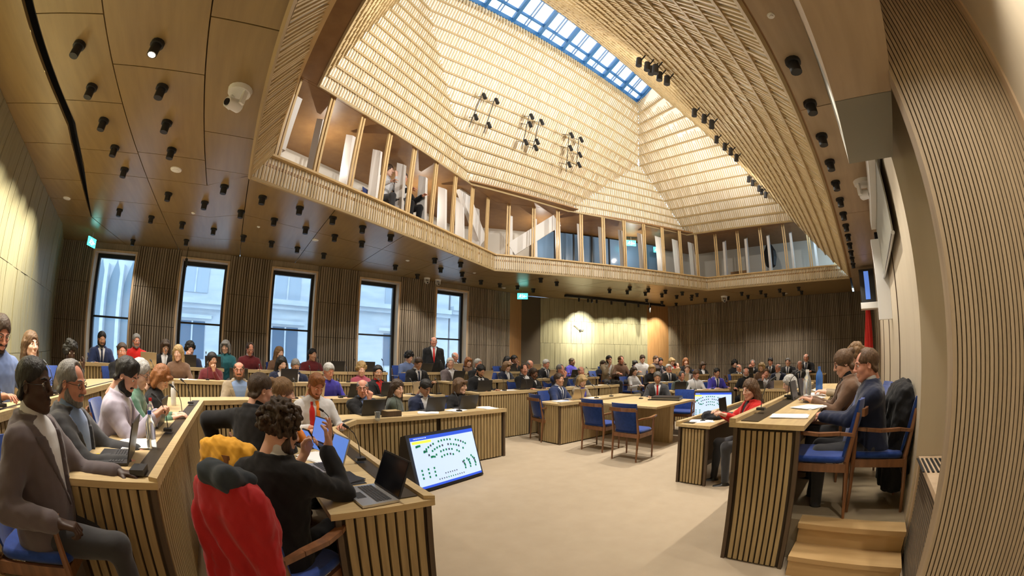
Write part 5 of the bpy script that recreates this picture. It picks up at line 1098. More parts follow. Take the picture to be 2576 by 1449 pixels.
def mats_for(sk, hc, top, shirt='w', tie='r', trs=None, topkind='suit'):
    d = dict(body=skin(SKIN[sk]), hair=hairm(HC[hc]), beard=hairm(HC[hc]), eyebrow=hairm(HC[hc if hc not in 'w' else 'g']), eye=EYE, iris=IRIS, glasses=SPEC, top=cloth(TC[top]), lapel=cloth([c*.8 for c in TC[top]]), shirt=cloth(TC[shirt]), collar=cloth(TC[shirt]), tie=cloth(TC[tie]), trousers=cloth(TC[trs or ('c' if top in 'wopyri' else ('k' if top == 'k' else 'c'))]), shoe=SHOE)
    d['topname'] = {'suit': 'jacket', 'coat': 'coat', 'shirt': 'shirt', 'knit': 'pullover'}[topkind]; return d
def seat_person(head, face, floor, J, mk, seat=True, cface=None, label='', far=True, clab=None, cgrp='blue armchairs under seated people', lim=.12):
    rz = face-math.pi/2; c, s = math.cos(rz), math.sin(rz); h = J['hc']; loc = np.array([head[0]-(c*h[0]-s*h[1]), head[1]-(s*h[0]+c*h[1]), head[2]-h[2]])
    loc[2] = min(max(loc[2], floor-lim), floor+lim)
    o = mk(loc, rz)
    if seat: chair(loc[0]-math.cos(face)*.03+(.05 if cface else 0), loc[1]-math.sin(face)*.03, floor, cface or face, clab or 'blue armchair of the %s' % ' '.join(label.split()[:11]).rstrip(','), far, cgrp)
    return o, loc, rz
CHLAB = 'blue wooden armchair occupied by a seated member, mostly hidden by desk and sitter'
# ---------------- people near the camera, each modelled for the pose in the photograph
def near(px, py, where, p, col, label, face=None, floor=None, h=.0105, hh=.0045, dface=0, clab=None, seat=True, lim=.12, topk='suit', cface=None):
    if isinstance(where, (int, float)): head = at_dist(px, py, where)
    else: head, f0 = seat_on(where, px, py); face = f0 if face is None else math.radians(face); floor = FLOORS[id(where)] if floor is None else floor
    if isinstance(where, (int, float)): face = math.radians(face)
    p['top'] = topk; out, J = build_figure(p, h, hh, .0042 if h < .012 else .0055)
    return seat_person(head, face+math.radians(dface), floor, J, lambda l, r: dress('person', out, mats_for(*col, topkind=topk), l, r, label, None), seat, cface, label, False, clab, lim=lim)
D = dict
# left desk
N1 = near(86, 968, 2.3, D(hair='crop', glasses=1, lean=3, hp=2, hy=-4, heavy=.5, Lh=(-.16, .44, .79), Rh=(.30, .20, .70), curlR=.9, vz=.1, vw=.28, seed=3), ('k', 'k', 'g', 'w', 'r', 'c'), 'black man in an open grey suit and glasses sitting behind the left desk', face=2, floor=.15, clab='wooden blue armchair of the man in the grey suit at the left edge')
near(180, 964, 2.85, D(hair='recede', glasses=1, beard=1, lean=7, hp=10, hy=-8, heavy=.7, Lh=(-.14, .5, .8), Rh=(.16, .5, .8), vz=.06, vw=.30, seed=4), ('r', 'g', 'c', 'x', 'n'), 'white bearded man with glasses in dark jacket over blue checked shirt, typing', face=0, floor=.15)
near(318, 945, 3.45, D(hair='swept', beard=2, lean=20, hp=30, hy=-6, Lh=(-.08, .46, .9), Rh=(.12, .46, .9), curlL=.8, curlR=.8, seed=5), ('p', 'k', 'p', 'w', 'n', 'n'), 'dark bearded man in a pale lilac blazer looking down at his phone', face=0, floor=.15)
near(352, 940, 4.15, D(hair='short', glasses=1, lean=14, hp=26, hy=-10, Lh=(-.1, .48, .82), Rh=(.12, .48, .82), seed=6), ('l', 'w', 'e', 'w', 'n'), 'grey haired person in a pale green shirt behind the lilac blazer', face=5, floor=.15, topk='shirt')
near(405, 955, 4.7, D(hair='bob', fem=1, lean=16, hp=42, hy=-10, Lh=(-.12, .44, .80), Rh=(.12, .44, .80), seed=7), ('l', 'o', 'k', 'k', 'n'), 'woman with ginger hair in black bending her head over the left desk', face=0, floor=.15, topk='knit')
# foreground desk
N6 = near(706, 1082, 2.15, D(hair='curly', beard=2, lean=12, hp=18, hy=-34, Lh=(.02, .40, .99), Rh=(.20, .36, 1.06), hdL=(.35, .3, .9), hnL=(.7, -.4, 0), curlL=.75, hdR=(.1, .35, .95), hnR=(-1, -.3, .2), curlR=[.15, .3, .5, .6], elR=(.6, -.1, -1), elL=(-.4, 0, -1), vz=.05, seed=8), ('p', 'd', 'k', 'w', 'n', 'k'), 'curly haired bearded man in a black suit tapping his phone in the foreground', face=56, cface=math.radians(42), floor=0, h=.009, hh=.0038, clab='wooden blue armchair of the curly haired man in the foreground')
N7 = near(655, 982, 3.35, D(hair='short', lean=10, hp=12, hy=-30, heavy=.6, Lh=(-.42, .02, .70), Rh=(.1, .42, .8), elL=(-1, -.5, .2), seed=9), ('p', 'd', 'k', 'k', 'n', 'k'), 'man in a dark jacket seen from behind, back of his head to us, elbow out', face=52, floor=0, topk='coat', clab='armchair under the yellow coat, behind the man seen from the back')
near(712, 988, 3.75, D(hair='bun', fem=1, lean=8, hp=12, hy=-14, Lh=(-.12, .44, .8), Rh=(.12, .46, .8), seed=10), ('l', 'l', 'o', 'o', 'n'), 'light brown haired woman in an orange top with her hair tied back', face=20, floor=0, topk='knit')
near(795, 970, 4.55, D(hair='swept', beard=2, lean=9, hp=32, hy=6, heavy=.5, tie=1, Lh=(-.18, .42, .8), Rh=(.2, .42, .8), seed=11), ('r', 'o', 'w', 'w', 'o', 'n'), 'ginger bearded man in a white shirt with an orange tie, reading', face=-80, floor=0, topk='shirt')
near(912, 985, R1L, D(hair='bald', glasses=1, lean=8, hp=6, hy=-35, heavy=.4, Rh=(.06, .30, 1.05), hdR=(-.3, .1, 1), hnR=(-.2, -1, .1), curlR=.9, Lh=(-.16, .48, .8), Rx=0, vz=.08, seed=12), ('r', 'g', 'k', 'u', 'n'), 'bald man with glasses in a black jacket resting his chin on his hand', face=-75)
near(1000, 982, R1L, D(hair='long', fem=1, lean=14, hp=10, hy=-50, Lh=(-.35, .42, .82), Rh=(.05, .42, .8), seed=13), ('l', 'd', 'f', 'f', 'n'), 'woman with long dark hair and dark green pullover turned away, arm stretched out', dface=60, topk='knit')
near(1070, 978, R1L, D(hair='short', lean=14, hp=36, hy=6, Lh=(-.45, .35, .84), Rh=(.12, .42, .8), vz=.1, seed=14), ('t', 'k', 'n', 'w', 'n', 'n'), 'dark haired man in a navy suit with bowed head at the long front desk')
near(1157, 985, R1L, D(hair='bob', fem=1, lean=6, hp=6, hy=35, Lh=(-.06, .45, .82), Rh=(.24, .42, .84), seed=15), ('l', 'b', 'k', 'k', 'n'), 'woman with brown bob and fringe in black at the end of the front desk', topk='knit')
near(601, 932, R2L, D(hair='bald', glasses=1, beard=2, lean=4, hp=4, hy=-6, heavy=.6, vz=.05, vw=.3, seed=16), ('r', 'b', 's', 'x', 'n'), 'bald bearded man with glasses in a beige jacket behind the empty blue chair')
# podium
near(2180, 918, 3.5, D(hair='recede', collar=1, lean=6, hp=12, hy=4, heavy=.3, Lh=(.0, .46, .80), Rh=(.08, .44, .8), curlL=.7, curlR=.7, seed=17), ('r', 'b', 'n', 'w', 'n'), 'balding brown haired man in navy pullover with white collar at the podium desk', face=96, floor=.33, topk='knit', clab='podium armchair with the black coat, behind the man in navy')
near(2122, 914, 4.3, D(hair='bun', fem=1, glasses=1, lean=12, hp=22, hy=6, Lh=(-.1, .46, .84), Rh=(.1, .46, .84), seed=18), ('p', 'b', 'b', 'k', 'n'), 'woman with hair in a bun and glasses in a brown blazer, reading at the podium', face=98, floor=.33)
near(2152, 896, 5.1, D(hair='fluffy', fem=1, lean=8, hp=8, Lh=(-.1, .46, .8), Rh=(.1, .46, .8), seed=19), ('l', 'l', 's', 'w', 'n'), 'person with fluffy light brown hair half hidden behind the woman in the brown blazer', face=98, floor=.33, topk='knit', h=.014, hh=.0065)
near(1887, 980, 5.1, D(hair='long', fem=1, lean=9, hp=12, hy=18, Lh=(-.24, .50, .93), Rh=(.0, .50, .93), vz=.2, seed=20), ('l', 'b', 'r', 'k', 'n'), 'woman with long light brown hair in a bright red blazer beside the side desk', face=132, floor=0, clab='blue armchair of the woman in the red blazer', lim=.25)
near(1986, 965, 6.5, D(hair='wavy', fem=1, lean=12, hp=22, hy=10, seed=21), ('l', 'w', 'w', 'w', 'n'), 'white blonde wavy haired woman in a pale top beyond the red blazer', face=105, floor=0, topk='knit', h=.014, hh=.0065)
near(1654, 950, 8.85, D(hair='short', lean=8, hp=16, tie=1, seed=22), ('t', 's', 'c', 'w', 'r'), 'man in a dark suit with red tie alone behind the middle table', face=212, floor=0, h=.013, hh=.0065)
near(1406, 955, R1C, D(hair='short', lean=4, hp=0, tie=1, seed=23), ('t', 'd', 'm', 'w', 'n', 'n'), 'young man in a bright navy suit and tie at the front centre desk', h=.013, hh=.0065, dface=8)
near(1464, 958, R1C, D(hair='bob', fem=1, lean=9, hp=22, hy=-10, seed=24), ('l', 'y', 's', 'v', 'n'), 'blonde woman with fringe in a grey jacket behind the blue laptop lid', h=.013, hh=.0065)
near(1091, 860, 9.9, D(hair='bald', stand=True, lean=0, hp=4, heavy=.6, tie=1, Lh=(-.24, .08, .80), Rh=(.24, .08, .80), vz=.1, seed=25), ('r', 'g', 'k', 'w', 'r', 'k'), 'bald man in a black suit and red tie standing between two tall windows', face=-112, floor=.45, h=.013, hh=.0065, seat=False)
near(2, 838, 3.9, D(hair='short', glasses=1, beard=1, lean=6, hp=26, hy=-6, seed=26), ('r', 'd', 'u', 'w', 'n'), 'man with moustache and glasses in a blue shirt at the left picture edge', face=-25, floor=.3, topk='shirt', lim=.3)
near(78, 868, 4.9, D(hair='long', fem=1, lean=2, hp=-2, hy=-40, seed=27), ('l', 'b', 'k', 'w', 'n'), 'woman with long brown hair turned away before the left plank wall', face=10, floor=.3, topk='knit', h=.012, lim=.2)
near(177, 903, 6.2, D(hair='fluffy', fem=1, lean=10, hp=14, hy=-40, Rh=(.0, .32, 1.0), hdR=(-.2, .1, 1), hnR=(0, -1, 0), seed=28), ('k', 'k', 'k', 'k', 'n'), 'dark skinned person with curly black hair in black by the dark slatted corner', face=-10, floor=.3, topk='knit', h=.013, hh=.0065)
# ---------------- people farther back: a few modelled poses, each person with own hair, clothes and colours
TPL = dict(
    a=(D(lean=8, hp=14, tie=1), 'suit'), b=(D(lean=4, hp=2, hy=-25, tie=0, vw=.25), 'suit'), c=(D(lean=10, hp=22, hy=10), 'shirt'), d=(D(lean=9, hp=6, hy=15, Rh=(.04, .31, 1.04), hdR=(-.3, .1, 1), hnR=(-.2, -1, 0), curlR=.8, heavy=.3, vw=.25), 'suit'),
    e=(D(lean=6, hp=6, hy=20), 'knit'), f=(D(lean=7, hp=8, fem=1, hy=-12), 'knit'), g=(D(lean=8, hp=16, fem=1, hy=14), 'suit'), h=(D(lean=8, hp=4, fem=1, hy=24, Lh=(-.05, .31, 1.02), hdL=(.3, .1, 1), hnL=(0, -1, 0), curlL=.8), 'knit'), i=(D(lean=13, hp=30, heavy=.4, tie=1), 'suit'), j=(D(lean=3, hp=0, hy=0, heavy=.5, tie=1), 'suit'))
TF = {}
for k, (p, top) in TPL.items():
    p['top'] = top; out, J = build_figure(p, .0155, .0075, .0065); dm_ = mats_for('p', 'd', 'k')
    nm_ = {'body': 'person', 'top': {'suit': 'jacket', 'shirt': 'shirt', 'knit': 'pullover'}[top]}
    TF[k] = ({n: ([mesh_np(n, *w_, [dm_.get(n, EYE)]) for w_ in v] if isinstance(v, list) else mesh_np(nm_.get(n, n), *v, [dm_.get(n, EYE)])) for n, v in out.items()}, J, top)
HM = {}
def extra(t, kind, style):
    k = (t, kind, style)
    if k not in HM:
        J = TF[t][1]; v, q = hair_mesh(style, .009, 2) if kind == 'hair' else beard_field(.007, style); HM[k] = mesh_np(kind, place(v, J['H'], J['hc']), q, [EYE])
    return HM[k]
_o, _J = build_figure(D(glasses=1, legs=False), .03, .0075, .02); GL = place(_o['glasses'][0]-_J['hc'], np.linalg.inv(_J['H']), (0, 0, 0)), _o['glasses'][1]
def far(px, py, row, t, hs, hc, top, sk, label, shirt='w', tie='n', gl=0, bd=0, dface=0, dist=None, face=0, floor=None, grp=None, lim=.28):
    meshes, J, tk = TF[t]; out = dict(meshes)
    if hs: out['hair'] = extra(t, 'hair', hs)
    if bd: out['beard'] = extra(t, 'beard', bd)
    if gl:
        k = (t, 'gl', 0)
        if k not in HM: HM[k] = mesh_np('glasses', place(GL[0], J['H'], J['hc']), GL[1], [SPEC])
        out['glasses'] = HM[k]
    if dist: head, fc, fl_ = at_dist(px, py, dist), math.radians(face), floor
    else: head, fc = seat_on(row, px, py); fl_ = FLOORS[id(row)]
    m = mats_for(sk, hc, top, shirt, tie, None, tk)
    return seat_person(head, fc+math.radians(dface), fl_, J, lambda l, r: dress('person', out, m, l, r, label, grp, True), True, None, label, True, None, 'occupied armchairs in the rows', lim=lim)
G1 = 'people in the window rows'; G2 = 'people in the far rows'
far(256, 853, R4A, 'a', 'short', 'k', 'm', 't', 'dark bearded man in navy blazer and white shirt before the leftmost tall window', bd=2, grp=G1)
far(307, 885, R3L, 'b', 'short', 'd', 'k', 'r', 'dark haired man in black leaning left of the red pullover', grp=G1)
far(343, 858, R4A, 'e', 'short', 'g', 'r', 'r', 'grey bearded man with glasses in a bright red pullover', gl=1, bd=1, grp=G1)
far(416, 872, R4A, 'g', 'bob', 'd', 'k', 'l', 'woman with dark brown bob and glasses in black beside the red pullover', gl=1, grp=G1)
far(448, 888, R3L, 'f', 'long', 'y', 'b', 'l', 'woman with long blonde hair in a taupe top before the second window', grp=G1)
far(478, 880, R4A, 'd', 'fluffy', 'k', 'n', 'p', 'dark curly haired person with hand on chin before the second window', grp=G1)
far(534, 906, R3L, 'h', 'bun', 'k', 'd', 't', 'woman with black hair tied up in a dark red top, hand at her face', grp=G1)
far(567, 873, R4A, 'f', 'bob', 'g', 't', 'l', 'grey blonde woman with glasses in a teal top', gl=1, dface=-8, grp=G1)
far(629, 878, R4B, 'c', 'recede', 'd', 'd', 'r', 'man with glasses in a dark checked shirt beside the middle window', gl=1, grp=G1)
far(703, 888, R4B, 'h', 'long', 'l', 'b', 'l', 'woman with long light brown hair before the middle window', grp=G1)
far(709, 915, R3L, 'g', 'long', 'k', 'n', 'l', 'young woman with black hair and pale face looking at the camera side', grp=G1)
far(743, 920, R3L, 'i', 'crop', 'g', 'n', 't', 'grey short haired man in navy suit with bowed head', grp=G1)
far(786, 893, R4B, 'e', 'short', 'k', 'd', 't', 'dark haired man behind a beige laptop right of the middle window', grp=G1)
far(827, 934, R2L, 'c', 'short', 'w', 'v', 'r', 'grey haired older man in a bright violet blue shirt', grp=G1)
far(909, 930, R3L, 'f', 'fluffy', 'y', 'i', 'l', 'short haired blonde woman in a pink top before the fourth window', grp=G1)
far(951, 938, R2L, 'b', 'short', 'k', 'k', 't', 'man with slicked black hair in a black and red jacket looking up', shirt='r', dface=10, grp=G1)
far(1029, 899, R4C, 'c', 'fluffy', 'k', 'u', 'p', 'young person with dark cap of hair in a blue and white top', grp=G1)
far(1052, 914, R3L, 'i', 'short', 'd', 'k', 't', 'dark haired man with glasses in black suit left of the standing man', gl=1, grp=G1)
far(1133, 914, R3C, 'b', 'short', 'w', 'g', 'p', 'grey haired man with glasses in a grey suit below the standing man', gl=1, grp=G1)
far(1145, 898, R4C, 'a', 'bald', 'w', 'k', 'r', 'bald man just behind the grey suit right of the standing man', grp=G1)
far(1178, 911, R4C, 'f', 'bob', 'o', 'b', 'l', 'red haired woman behind a laptop right of the last window', grp=G1)
far(1203, 916, R3C, 'j', 'short', 'w', 'k', 'r', 'white haired man seen behind the dark bearded man', grp=G2)
far(1209, 933, R2C, 'i', 'short', 'k', 'k', 't', 'bearded dark haired man in dark suit behind the blue grey laptop', bd=1, grp=G2)
far(1277, 908, R4D, 'h', 'long', 'k', 'k', 'l', 'dark haired woman with raised hand before the warm door panel', grp=G2)
far(1294, 905, R4D, 'd', 'short', 'k', 'k', 'b', 'dark skinned man holding his head before the warm door panel', grp=G2)
far(1275, 922, R3C, 'g', 'bob', 'l', 'n', 'l', 'light haired woman behind a pale green laptop', grp=G2)
far(1333, 918, R3D, 'i', 'bald', 'g', 'c', 'r', 'bald man with glasses beside the dark wall return', gl=1, grp=G2)
far(1319, 930, R2C, 'b', 'recede', 'd', 'k', 'r', 'balding man in a dark suit and white shirt, second row desk end', grp=G2)
far(1342, 940, R2D, 'g', 'short', 'd', 'k', 'b', 'short dark haired woman with glasses in a patterned jacket', gl=1, grp=G2)
far(1374, 916, R3D, 'a', 'short', 'w', 'k', 'r', 'white haired man in black looking down before the plank wall edge', grp=G2)
far(1410, 930, R2D, 'd', 'recede', 'g', 'm', 'r', 'greying man in a blue suit behind the young man in navy', grp=G2)
far(1439, 910, R4D, 'e', 'crop', 'd', 'v', 'b', 'man with glasses in a violet blue top before the plank wall', gl=1, grp=G2)
far(1462, 934, R2D, 'b', 'bald', 'g', 'c', 'r', 'balding man in a dark suit behind the blonde woman', grp=G2)
far(1517, 917, R3D, 'a', 'short', 'd', 'n', 'r', 'man with glasses in a navy suit and tie below the clock', gl=1, grp=G2)
far(1532, 905, None, 'd', 'short', 'k', 's', 't', 'dark bearded man in a sand jacket below the clock', bd=1, dist=12.2, face=235, floor=.45, grp=G2)
far(1562, 906, R4D, 'e', 'recede', 'b', 'b', 'r', 'brown haired man half hidden behind the woman in cyan', dist=12.3, face=235, floor=.45, grp=G2)
far(1566, 920, R3D, 'g', 'bob', 'b', 'k', 'l', 'woman with brown bob, black jacket and cyan blouse', shirt='t', grp=G2)
far(1598, 916, R3D, 'f', 'bun', 'k', 'k', 'p', 'black haired woman in black before the plank wall', grp=G2)
far(1616, 903, None, 'c', 'short', 'd', 'w', 'p', 'man with white sleeves leaning before the warm corner panel', dist=13.0, face=225, floor=.45, grp=G2)
far(1595, 934, R2D, 'f', 'long', 'd', 'w', 'l', 'woman with dark hair in a white blouse behind the middle table', grp=G2)
far(1640, 928, R2R, 'f', 'bob', 'y', 'k', 'l', 'blonde woman in black left of the man with the red tie', grp=G2)
for x, y, row, t, hs, hc, top, sk, gl, bd, lb in (
    (1661, 910, R3R, 'a', 'short', 'k', 'k', 'r', 0, 0, 'dark haired man in black suit under the warm corner panel'),
    (1690, 910, R3R, 'g', 'bob', 'y', 'r', 'l', 0, 0, 'blonde woman with a red top at the foot of the dark end wall'),
    (1682, 927, R2R, 'j', 'short', 'w', 'k', 'r', 1, 0, 'white haired man with glasses in dark suit behind the red tie'),
    (1702, 921, R3R, 'd', 'recede', 'd', 'w', 'p', 1, 0, 'man with glasses and white sleeve, hand at his cheek'),
    (1725, 910, R3R, 'f', 'long', 'o', 'k', 'l', 0, 0, 'woman with auburn hair before the dark end wall'),
    (1729, 929, R2R, 'b', 'short', 'b', 'g', 'l', 1, 0, 'man with glasses in a grey jacket and pale blue shirt'),
    (1715, 946, R1R, 'i', 'recede', 's', 'f', 'r', 0, 0, 'older man in a dark green grey suit bending over his papers'),
    (1751, 942, R1R, 'c', 'short', 'b', 'w', 'r', 0, 0, 'man in a white shirt working on a laptop above the far monitor'),
    (1768, 919, R3R, 'g', 'bob', 'd', 'k', 'p', 0, 0, 'dark haired person turned sideways before the end wall'),
    (1803, 938, R1R, 'a', 'short', 'k', 'v', 't', 0, 0, 'black haired man in a violet blue suit right of the white shirt'),
    (1848, 916, R3R, 'f', 'fluffy', 'k', 'k', 'p', 0, 0, 'person with a black hair knot before the end wall'),
    (1859, 926, R2R, 'j', 'bald', 'g', 'k', 'r', 0, 0, 'bald man in black above the head of the red blazer woman'),
    (1877, 937, R1S, 'e', 'bald', 'w', 'k', 'r', 1, 1, 'man with full white beard in black'),
    (1893, 915, R3S, 'd', 'recede', 'g', 'k', 'r', 0, 0, 'grey haired man in a dark jacket before the end wall'),
    (1916, 923, R2S, 'f', 'bob', 'y', 'b', 'l', 0, 0, 'blonde woman behind the man with hand at his chin'),
    (1927, 939, R1S, 'd', 'short', 'b', 'g', 'r', 0, 0, 'man in a grey jacket with his hand at his chin beside a green bottle'),
    (1938, 910, R3S, 'a', 'short', 'k', 'k', 'r', 0, 0, 'dark haired man with pale violet shirt and black suit'),
    (1957, 926, R2S, 'b', 'bald', 'w', 'n', 'r', 1, 0, 'white haired man in a navy jacket leaning back'),
    (1982, 911, R3S, 'j', 'short', 's', 'k', 'p', 1, 0, 'man with glasses in black before the end wall'),
    (2012, 919, R2S, 'i', 'bald', 'w', 'c', 'r', 0, 0, 'bald man in a dark suit with pale tie reading'),
    (2028, 900, R3S, 'j', 'bald', 'w', 'k', 'r', 0, 0, 'tall bald man in a navy suit, highest of the heads before the end wall'),
    (1650, 905, R3R, 'e', 'short', 'b', 'g', 'l', 0, 0, 'person half hidden at the edge of the warm corner panel')):
    far(x, y, row, t, hs, hc, top, sk, lb, gl=gl, bd=bd, grp=G2)
# two visitors in the gallery
for (px, py, lb, sk, hc, top, hs) in ((972, 462, 'visitor with dark hair sitting in the upstairs gallery, bare arm raised', 'l', 'd', 'w', 'long'), (1010, 480, 'visitor in dark clothes sitting in the upstairs gallery behind the posts', 'r', 'k', 'k', 'short')):
    P, Q = np.array(A_), np.array(B_); _, _, n, t_, L = outw(P, Q, 0); P3 = P+n*.75; dd = ray(px, py); k = (P3@n)/(dd[:2]@n); hd = np.array([dd[0]*k, dd[1]*k, CAMZ+dd[2]*k])
    far(px, py, None, 'h' if hs == 'long' else 'b', hs, hc, top, sk, lb, dist=math.hypot(hd[0], hd[1]), face=math.degrees(math.atan2(-n[1], -n[0])), floor=CEIL+.24, grp='visitors in the gallery', lim=0)
# ================================================================== COATS ON CHAIRS
def coat_on_chair(x, y, z, face, name, label, m, hood=None, long_=.75, seed=1, top=.92, wd=.24):
    r = root(name, label, 'jacket', (x, y, z), face-math.pi/2)
    f = Field((-.42, -.62, top-long_-.1), (.42, .02, top+.2), .011)
    f.loft((0, -.29, 0), np.eye(3), [(top-long_, wd*1.08, .10, -.0), (top-long_*.5, wd*1.12, .10, .01), (top-.14, wd*1.2, .115, -.02), (top-.03, wd*1.05, .08, -.04), (top, wd*.8, .05, -.05)], 0, k=.03, pw=3)
    for s in (-1, 1): f.cap((s*(wd-.0), -.33, top-.08), (s*(wd+.04), -.35, top-.36), .052, .045, k=.025).cap((s*(wd+.04), -.35, top-.36), (s*(wd+.02), -.36, top-.66), .045, .04, k=.015)
    f.cap((-.08, -.35, top-.01), (.08, -.35, top-.01), .035, k=.03)
    v, q = f.mesh(); a = v[:, 0]; v[:, 1] += .020*np.sin(a*36+np.sin(v[:, 2]*7+seed)*2.2)*np.clip((top-v[:, 2])*3, .15, 1); v[:, 0] += .009*np.sin(v[:, 2]*24+v[:, 1]*22+seed); v = wob(v, .006, 34, seed); v = wob(v, .0028, 85, seed+2)
    put('shell', mesh_np('shell', v, q, [cloth(m, .7, .1)]), r)
    if hood:
        f = Field((-.25, -.6, top-.1), (.25, -.1, top+.25), .01); f.cap((-.07, -.36, top+.02), (.07, -.38, top+.02), .062, .058, k=.03).cap((-.1, -.30, top-.0), (.1, -.30, top-.0), .045, k=.03).ell((0, -.36, top+.13), (.07, .05, .05), k=.02, op='s'); v, q = f.mesh(); put('hood', mesh_np('hood', wob(v, .006, 45, 2), q, [cloth(hood, .8, .1)]), r)
    z_ = MB()
    for i in range(22): z_.box((-.006, -.425+.01*math.sin(i*.4), top-.12-i*.025), (.006, -.418+.01*math.sin(i*.4), top-.10-i*.025))
    return r
o6, l6, r6 = N6
coat_on_chair(l6[0]+.035, l6[1]-.025, 0, math.radians(42), 'rain_jacket', 'red rain jacket with dark grey hood hanging over the foreground chair', (.42, .012, .015), (.035, .045, .06), .85, 1, 1.0, .185)
coat_on_chair(N7[1][0]+.0, N7[1][1]-.0, 0, N7[2]+math.pi/2, 'yellow_coat', 'mustard yellow coat hanging over a chair behind the curly haired man', (.62, .30, .02), None, .8, 4, .92, .215)
coat_on_chair(3.62, -.03, .33, math.radians(96), 'black_coat', 'long black coat hanging over the podium chair of the man in navy', (.006, .006, .008), None, .85, 7, .98)
# ================================================================== DESK CLUTTER
zt1, zt2, zt3, zt4 = .75, .90, 1.05, 1.2
def thing_at(px, py, z): q = at(px, py, z); return q[0], q[1], z
lp = laptop(.80, 2.10, zt1+.003, math.radians(4), 'open silver laptop with dark reflective screen on the foreground desk corner', 'dark', 22, .33, 'scr', None, True)
for ch in bpy.data.objects:
    if ch.parent == lp and ch.name.startswith('base'): ch.data.materials.clear(); ch.data.materials.append(M['silver'])
laptop(.66, 2.75, zt1+.003, math.radians(10), 'silver tablet laptop with lit blue screen beyond the curly haired man', 'silver', 20, .26, 'scrb', None, True)
laptop(.72, 3.55, zt1+.003, math.radians(15), 'laptop with blue screen beside the red flask', 'dark', 15, .32, 'scrb', None, True)
bottle(*thing_at(786, 1075, zt1), 'red metal flask on the foreground desk', 'red', .28, .036, 'red', None)
papers(.62, 2.48, zt1+.001, .2, 'dark leather folder on the foreground desk before the curly man', 3, None, 'dark'); papers(.6, 3.05, zt1+.001, .4, 'white papers on the foreground desk behind the raised phone', 4, None)
laptop(-.72, 2.50, zt2+.003, math.radians(6), 'dark laptop on the near end of the left desk with yellow note beside', 'dark', 15, .34, 'scr', None, True)
laptop(-.72, 3.62, zt2+.003, math.radians(0), 'laptop with raised dark lid farther along the left desk', 'dark', 12, .32, 'scr', None, True)
MB().box((-.06, -.04, 0), (.06, .04, .022)).build('mouse', M['dark'], None, loc=thing_at(228, 1180, zt2+.003), label='black computer mouse on the corner of the left desk', category='mouse')
MB().box((-.04, -.065, 0), (.04, .065, .028)).build('black_case', M['dark'], None, loc=thing_at(350, 1188, zt2+.01), label='black case lying on the front lip of the left desk', category='case')
MB().box((-.04, -.04, 0), (.05, .05, .004)).build('sticky_note', M['yelp'], None, loc=thing_at(252, 1148, zt2+.003), label='yellow sticky note on the left desk under the black hand', category='note')
papers(-.78, 2.88, zt2+.001, .3, 'white papers behind the near laptop on the left desk', 4, None)
bottle(*thing_at(383, 1130, zt2), 'clear bottle with blue cap and label on the left desk', 'clear', .24, .035, 'bluep', None); bottle(*thing_at(382, 1080, zt2), 'clear bottle with red cap and pink drink on the left desk', 'clear', .24, .035, 'red', None, 'red'); bottle(*thing_at(437, 1020, zt2), 'white flask farther along the left desk', 'smoke', .26, .034, 'smoke', None)
ph = root('smartphone', 'smartphone with blue screen held up by the curly haired man', 'phone', tuple(l6+np.array([math.cos(r6)*.07-math.sin(r6)*.44, math.sin(r6)*.07+math.cos(r6)*.44, 1.10]))); ph.rotation_euler = (0, math.radians(-32), math.radians(20)); MB().box((-.005, -.037, -.075), (.005, .037, .075)).build('case', M['dark'], ph); MB().box((-.0065, -.033, -.07), (-.005, .033, .07)).build('screen', M['scrb'], ph)
# podium desk things
bottle(2.80+1.45, .60, 1.08, 'large clear water bottle on the tall podium desk', 'clear', .33, .045, 'smoke', None); papers(3.2, .58, 1.081, .2, 'white papers on the near end of the podium desk', 3, None); papers(3.8, .52, 1.081, 1.3, 'white booklet between bottle and clasped hands on the podium desk', 4, None)
for i, x in enumerate((4.6, 5.1, 5.7)): papers(x, .6, 1.081, 1.4+i*.2, ('blue white papers before the woman in brown', 'stack of papers farther along the podium desk', 'last paper stack along the podium desk')[i], 5, None)
bottle(5.6, .62, 1.08, 'tall blue bottle at the far end of the podium desk', 'bluep', .33, .05, 'bluep', None)
mic(3.3, .86, 1.11, 0, 'gooseneck microphone on the near end of the podium desk'); mic(4.5, .86, 1.11, 0, 'gooseneck microphone farther along the podium desk')
for i in range(3):
    rr = root('monitor_stand', ('black sloping display at the front of the podium desk, nearest', 'black sloping display at the front of the podium desk, middle', 'black sloping display at the front of the podium desk, farthest')[i], 'display', (4.55+i*.55, .80, 1.09)); MB().obox((0, 0, .09), (.17, 0, 0), (0, .02, .10), (0, .008, -.002)).build('panel', M['dark'], rr); MB().box((-.06, -.03, 0), (.06, .07, .02)).build('foot', M['dark'], rr)
papers(4.72, 2.02, .751, .5, 'white sheet on the side desk end beside the black bag', 2, None)
bgm = root('black_bag', 'black bag lying open on the side desk', 'bag', (5.05, 1.98, .75)); f = Field((-.3, -.22, -.03), (.3, .22, .2), .012); f.ell((0, 0, .03), (.22, .15, .06)).ell((-.1, .03, .07), (.1, .08, .04), k=.03).halfspace((0, 0, .002), (0, 0, -1)); v, q = f.mesh(); put('bag_body', mesh_np('bag_body', wob(v, .005, 40), q, [cloth((.012, .012, .015))]), bgm); MB().tube([(-.2, 0, .03), (-.26, .06, .01), (-.3, 0, .01), (-.34, .05, .01)], .008, 6).build('strap', M['rubber'], bgm)
laptop(5.5, 2.0, .753, math.radians(90), 'tall dark laptop lid standing before the far monitor', 'dark', 8, .3, 'scr', None)
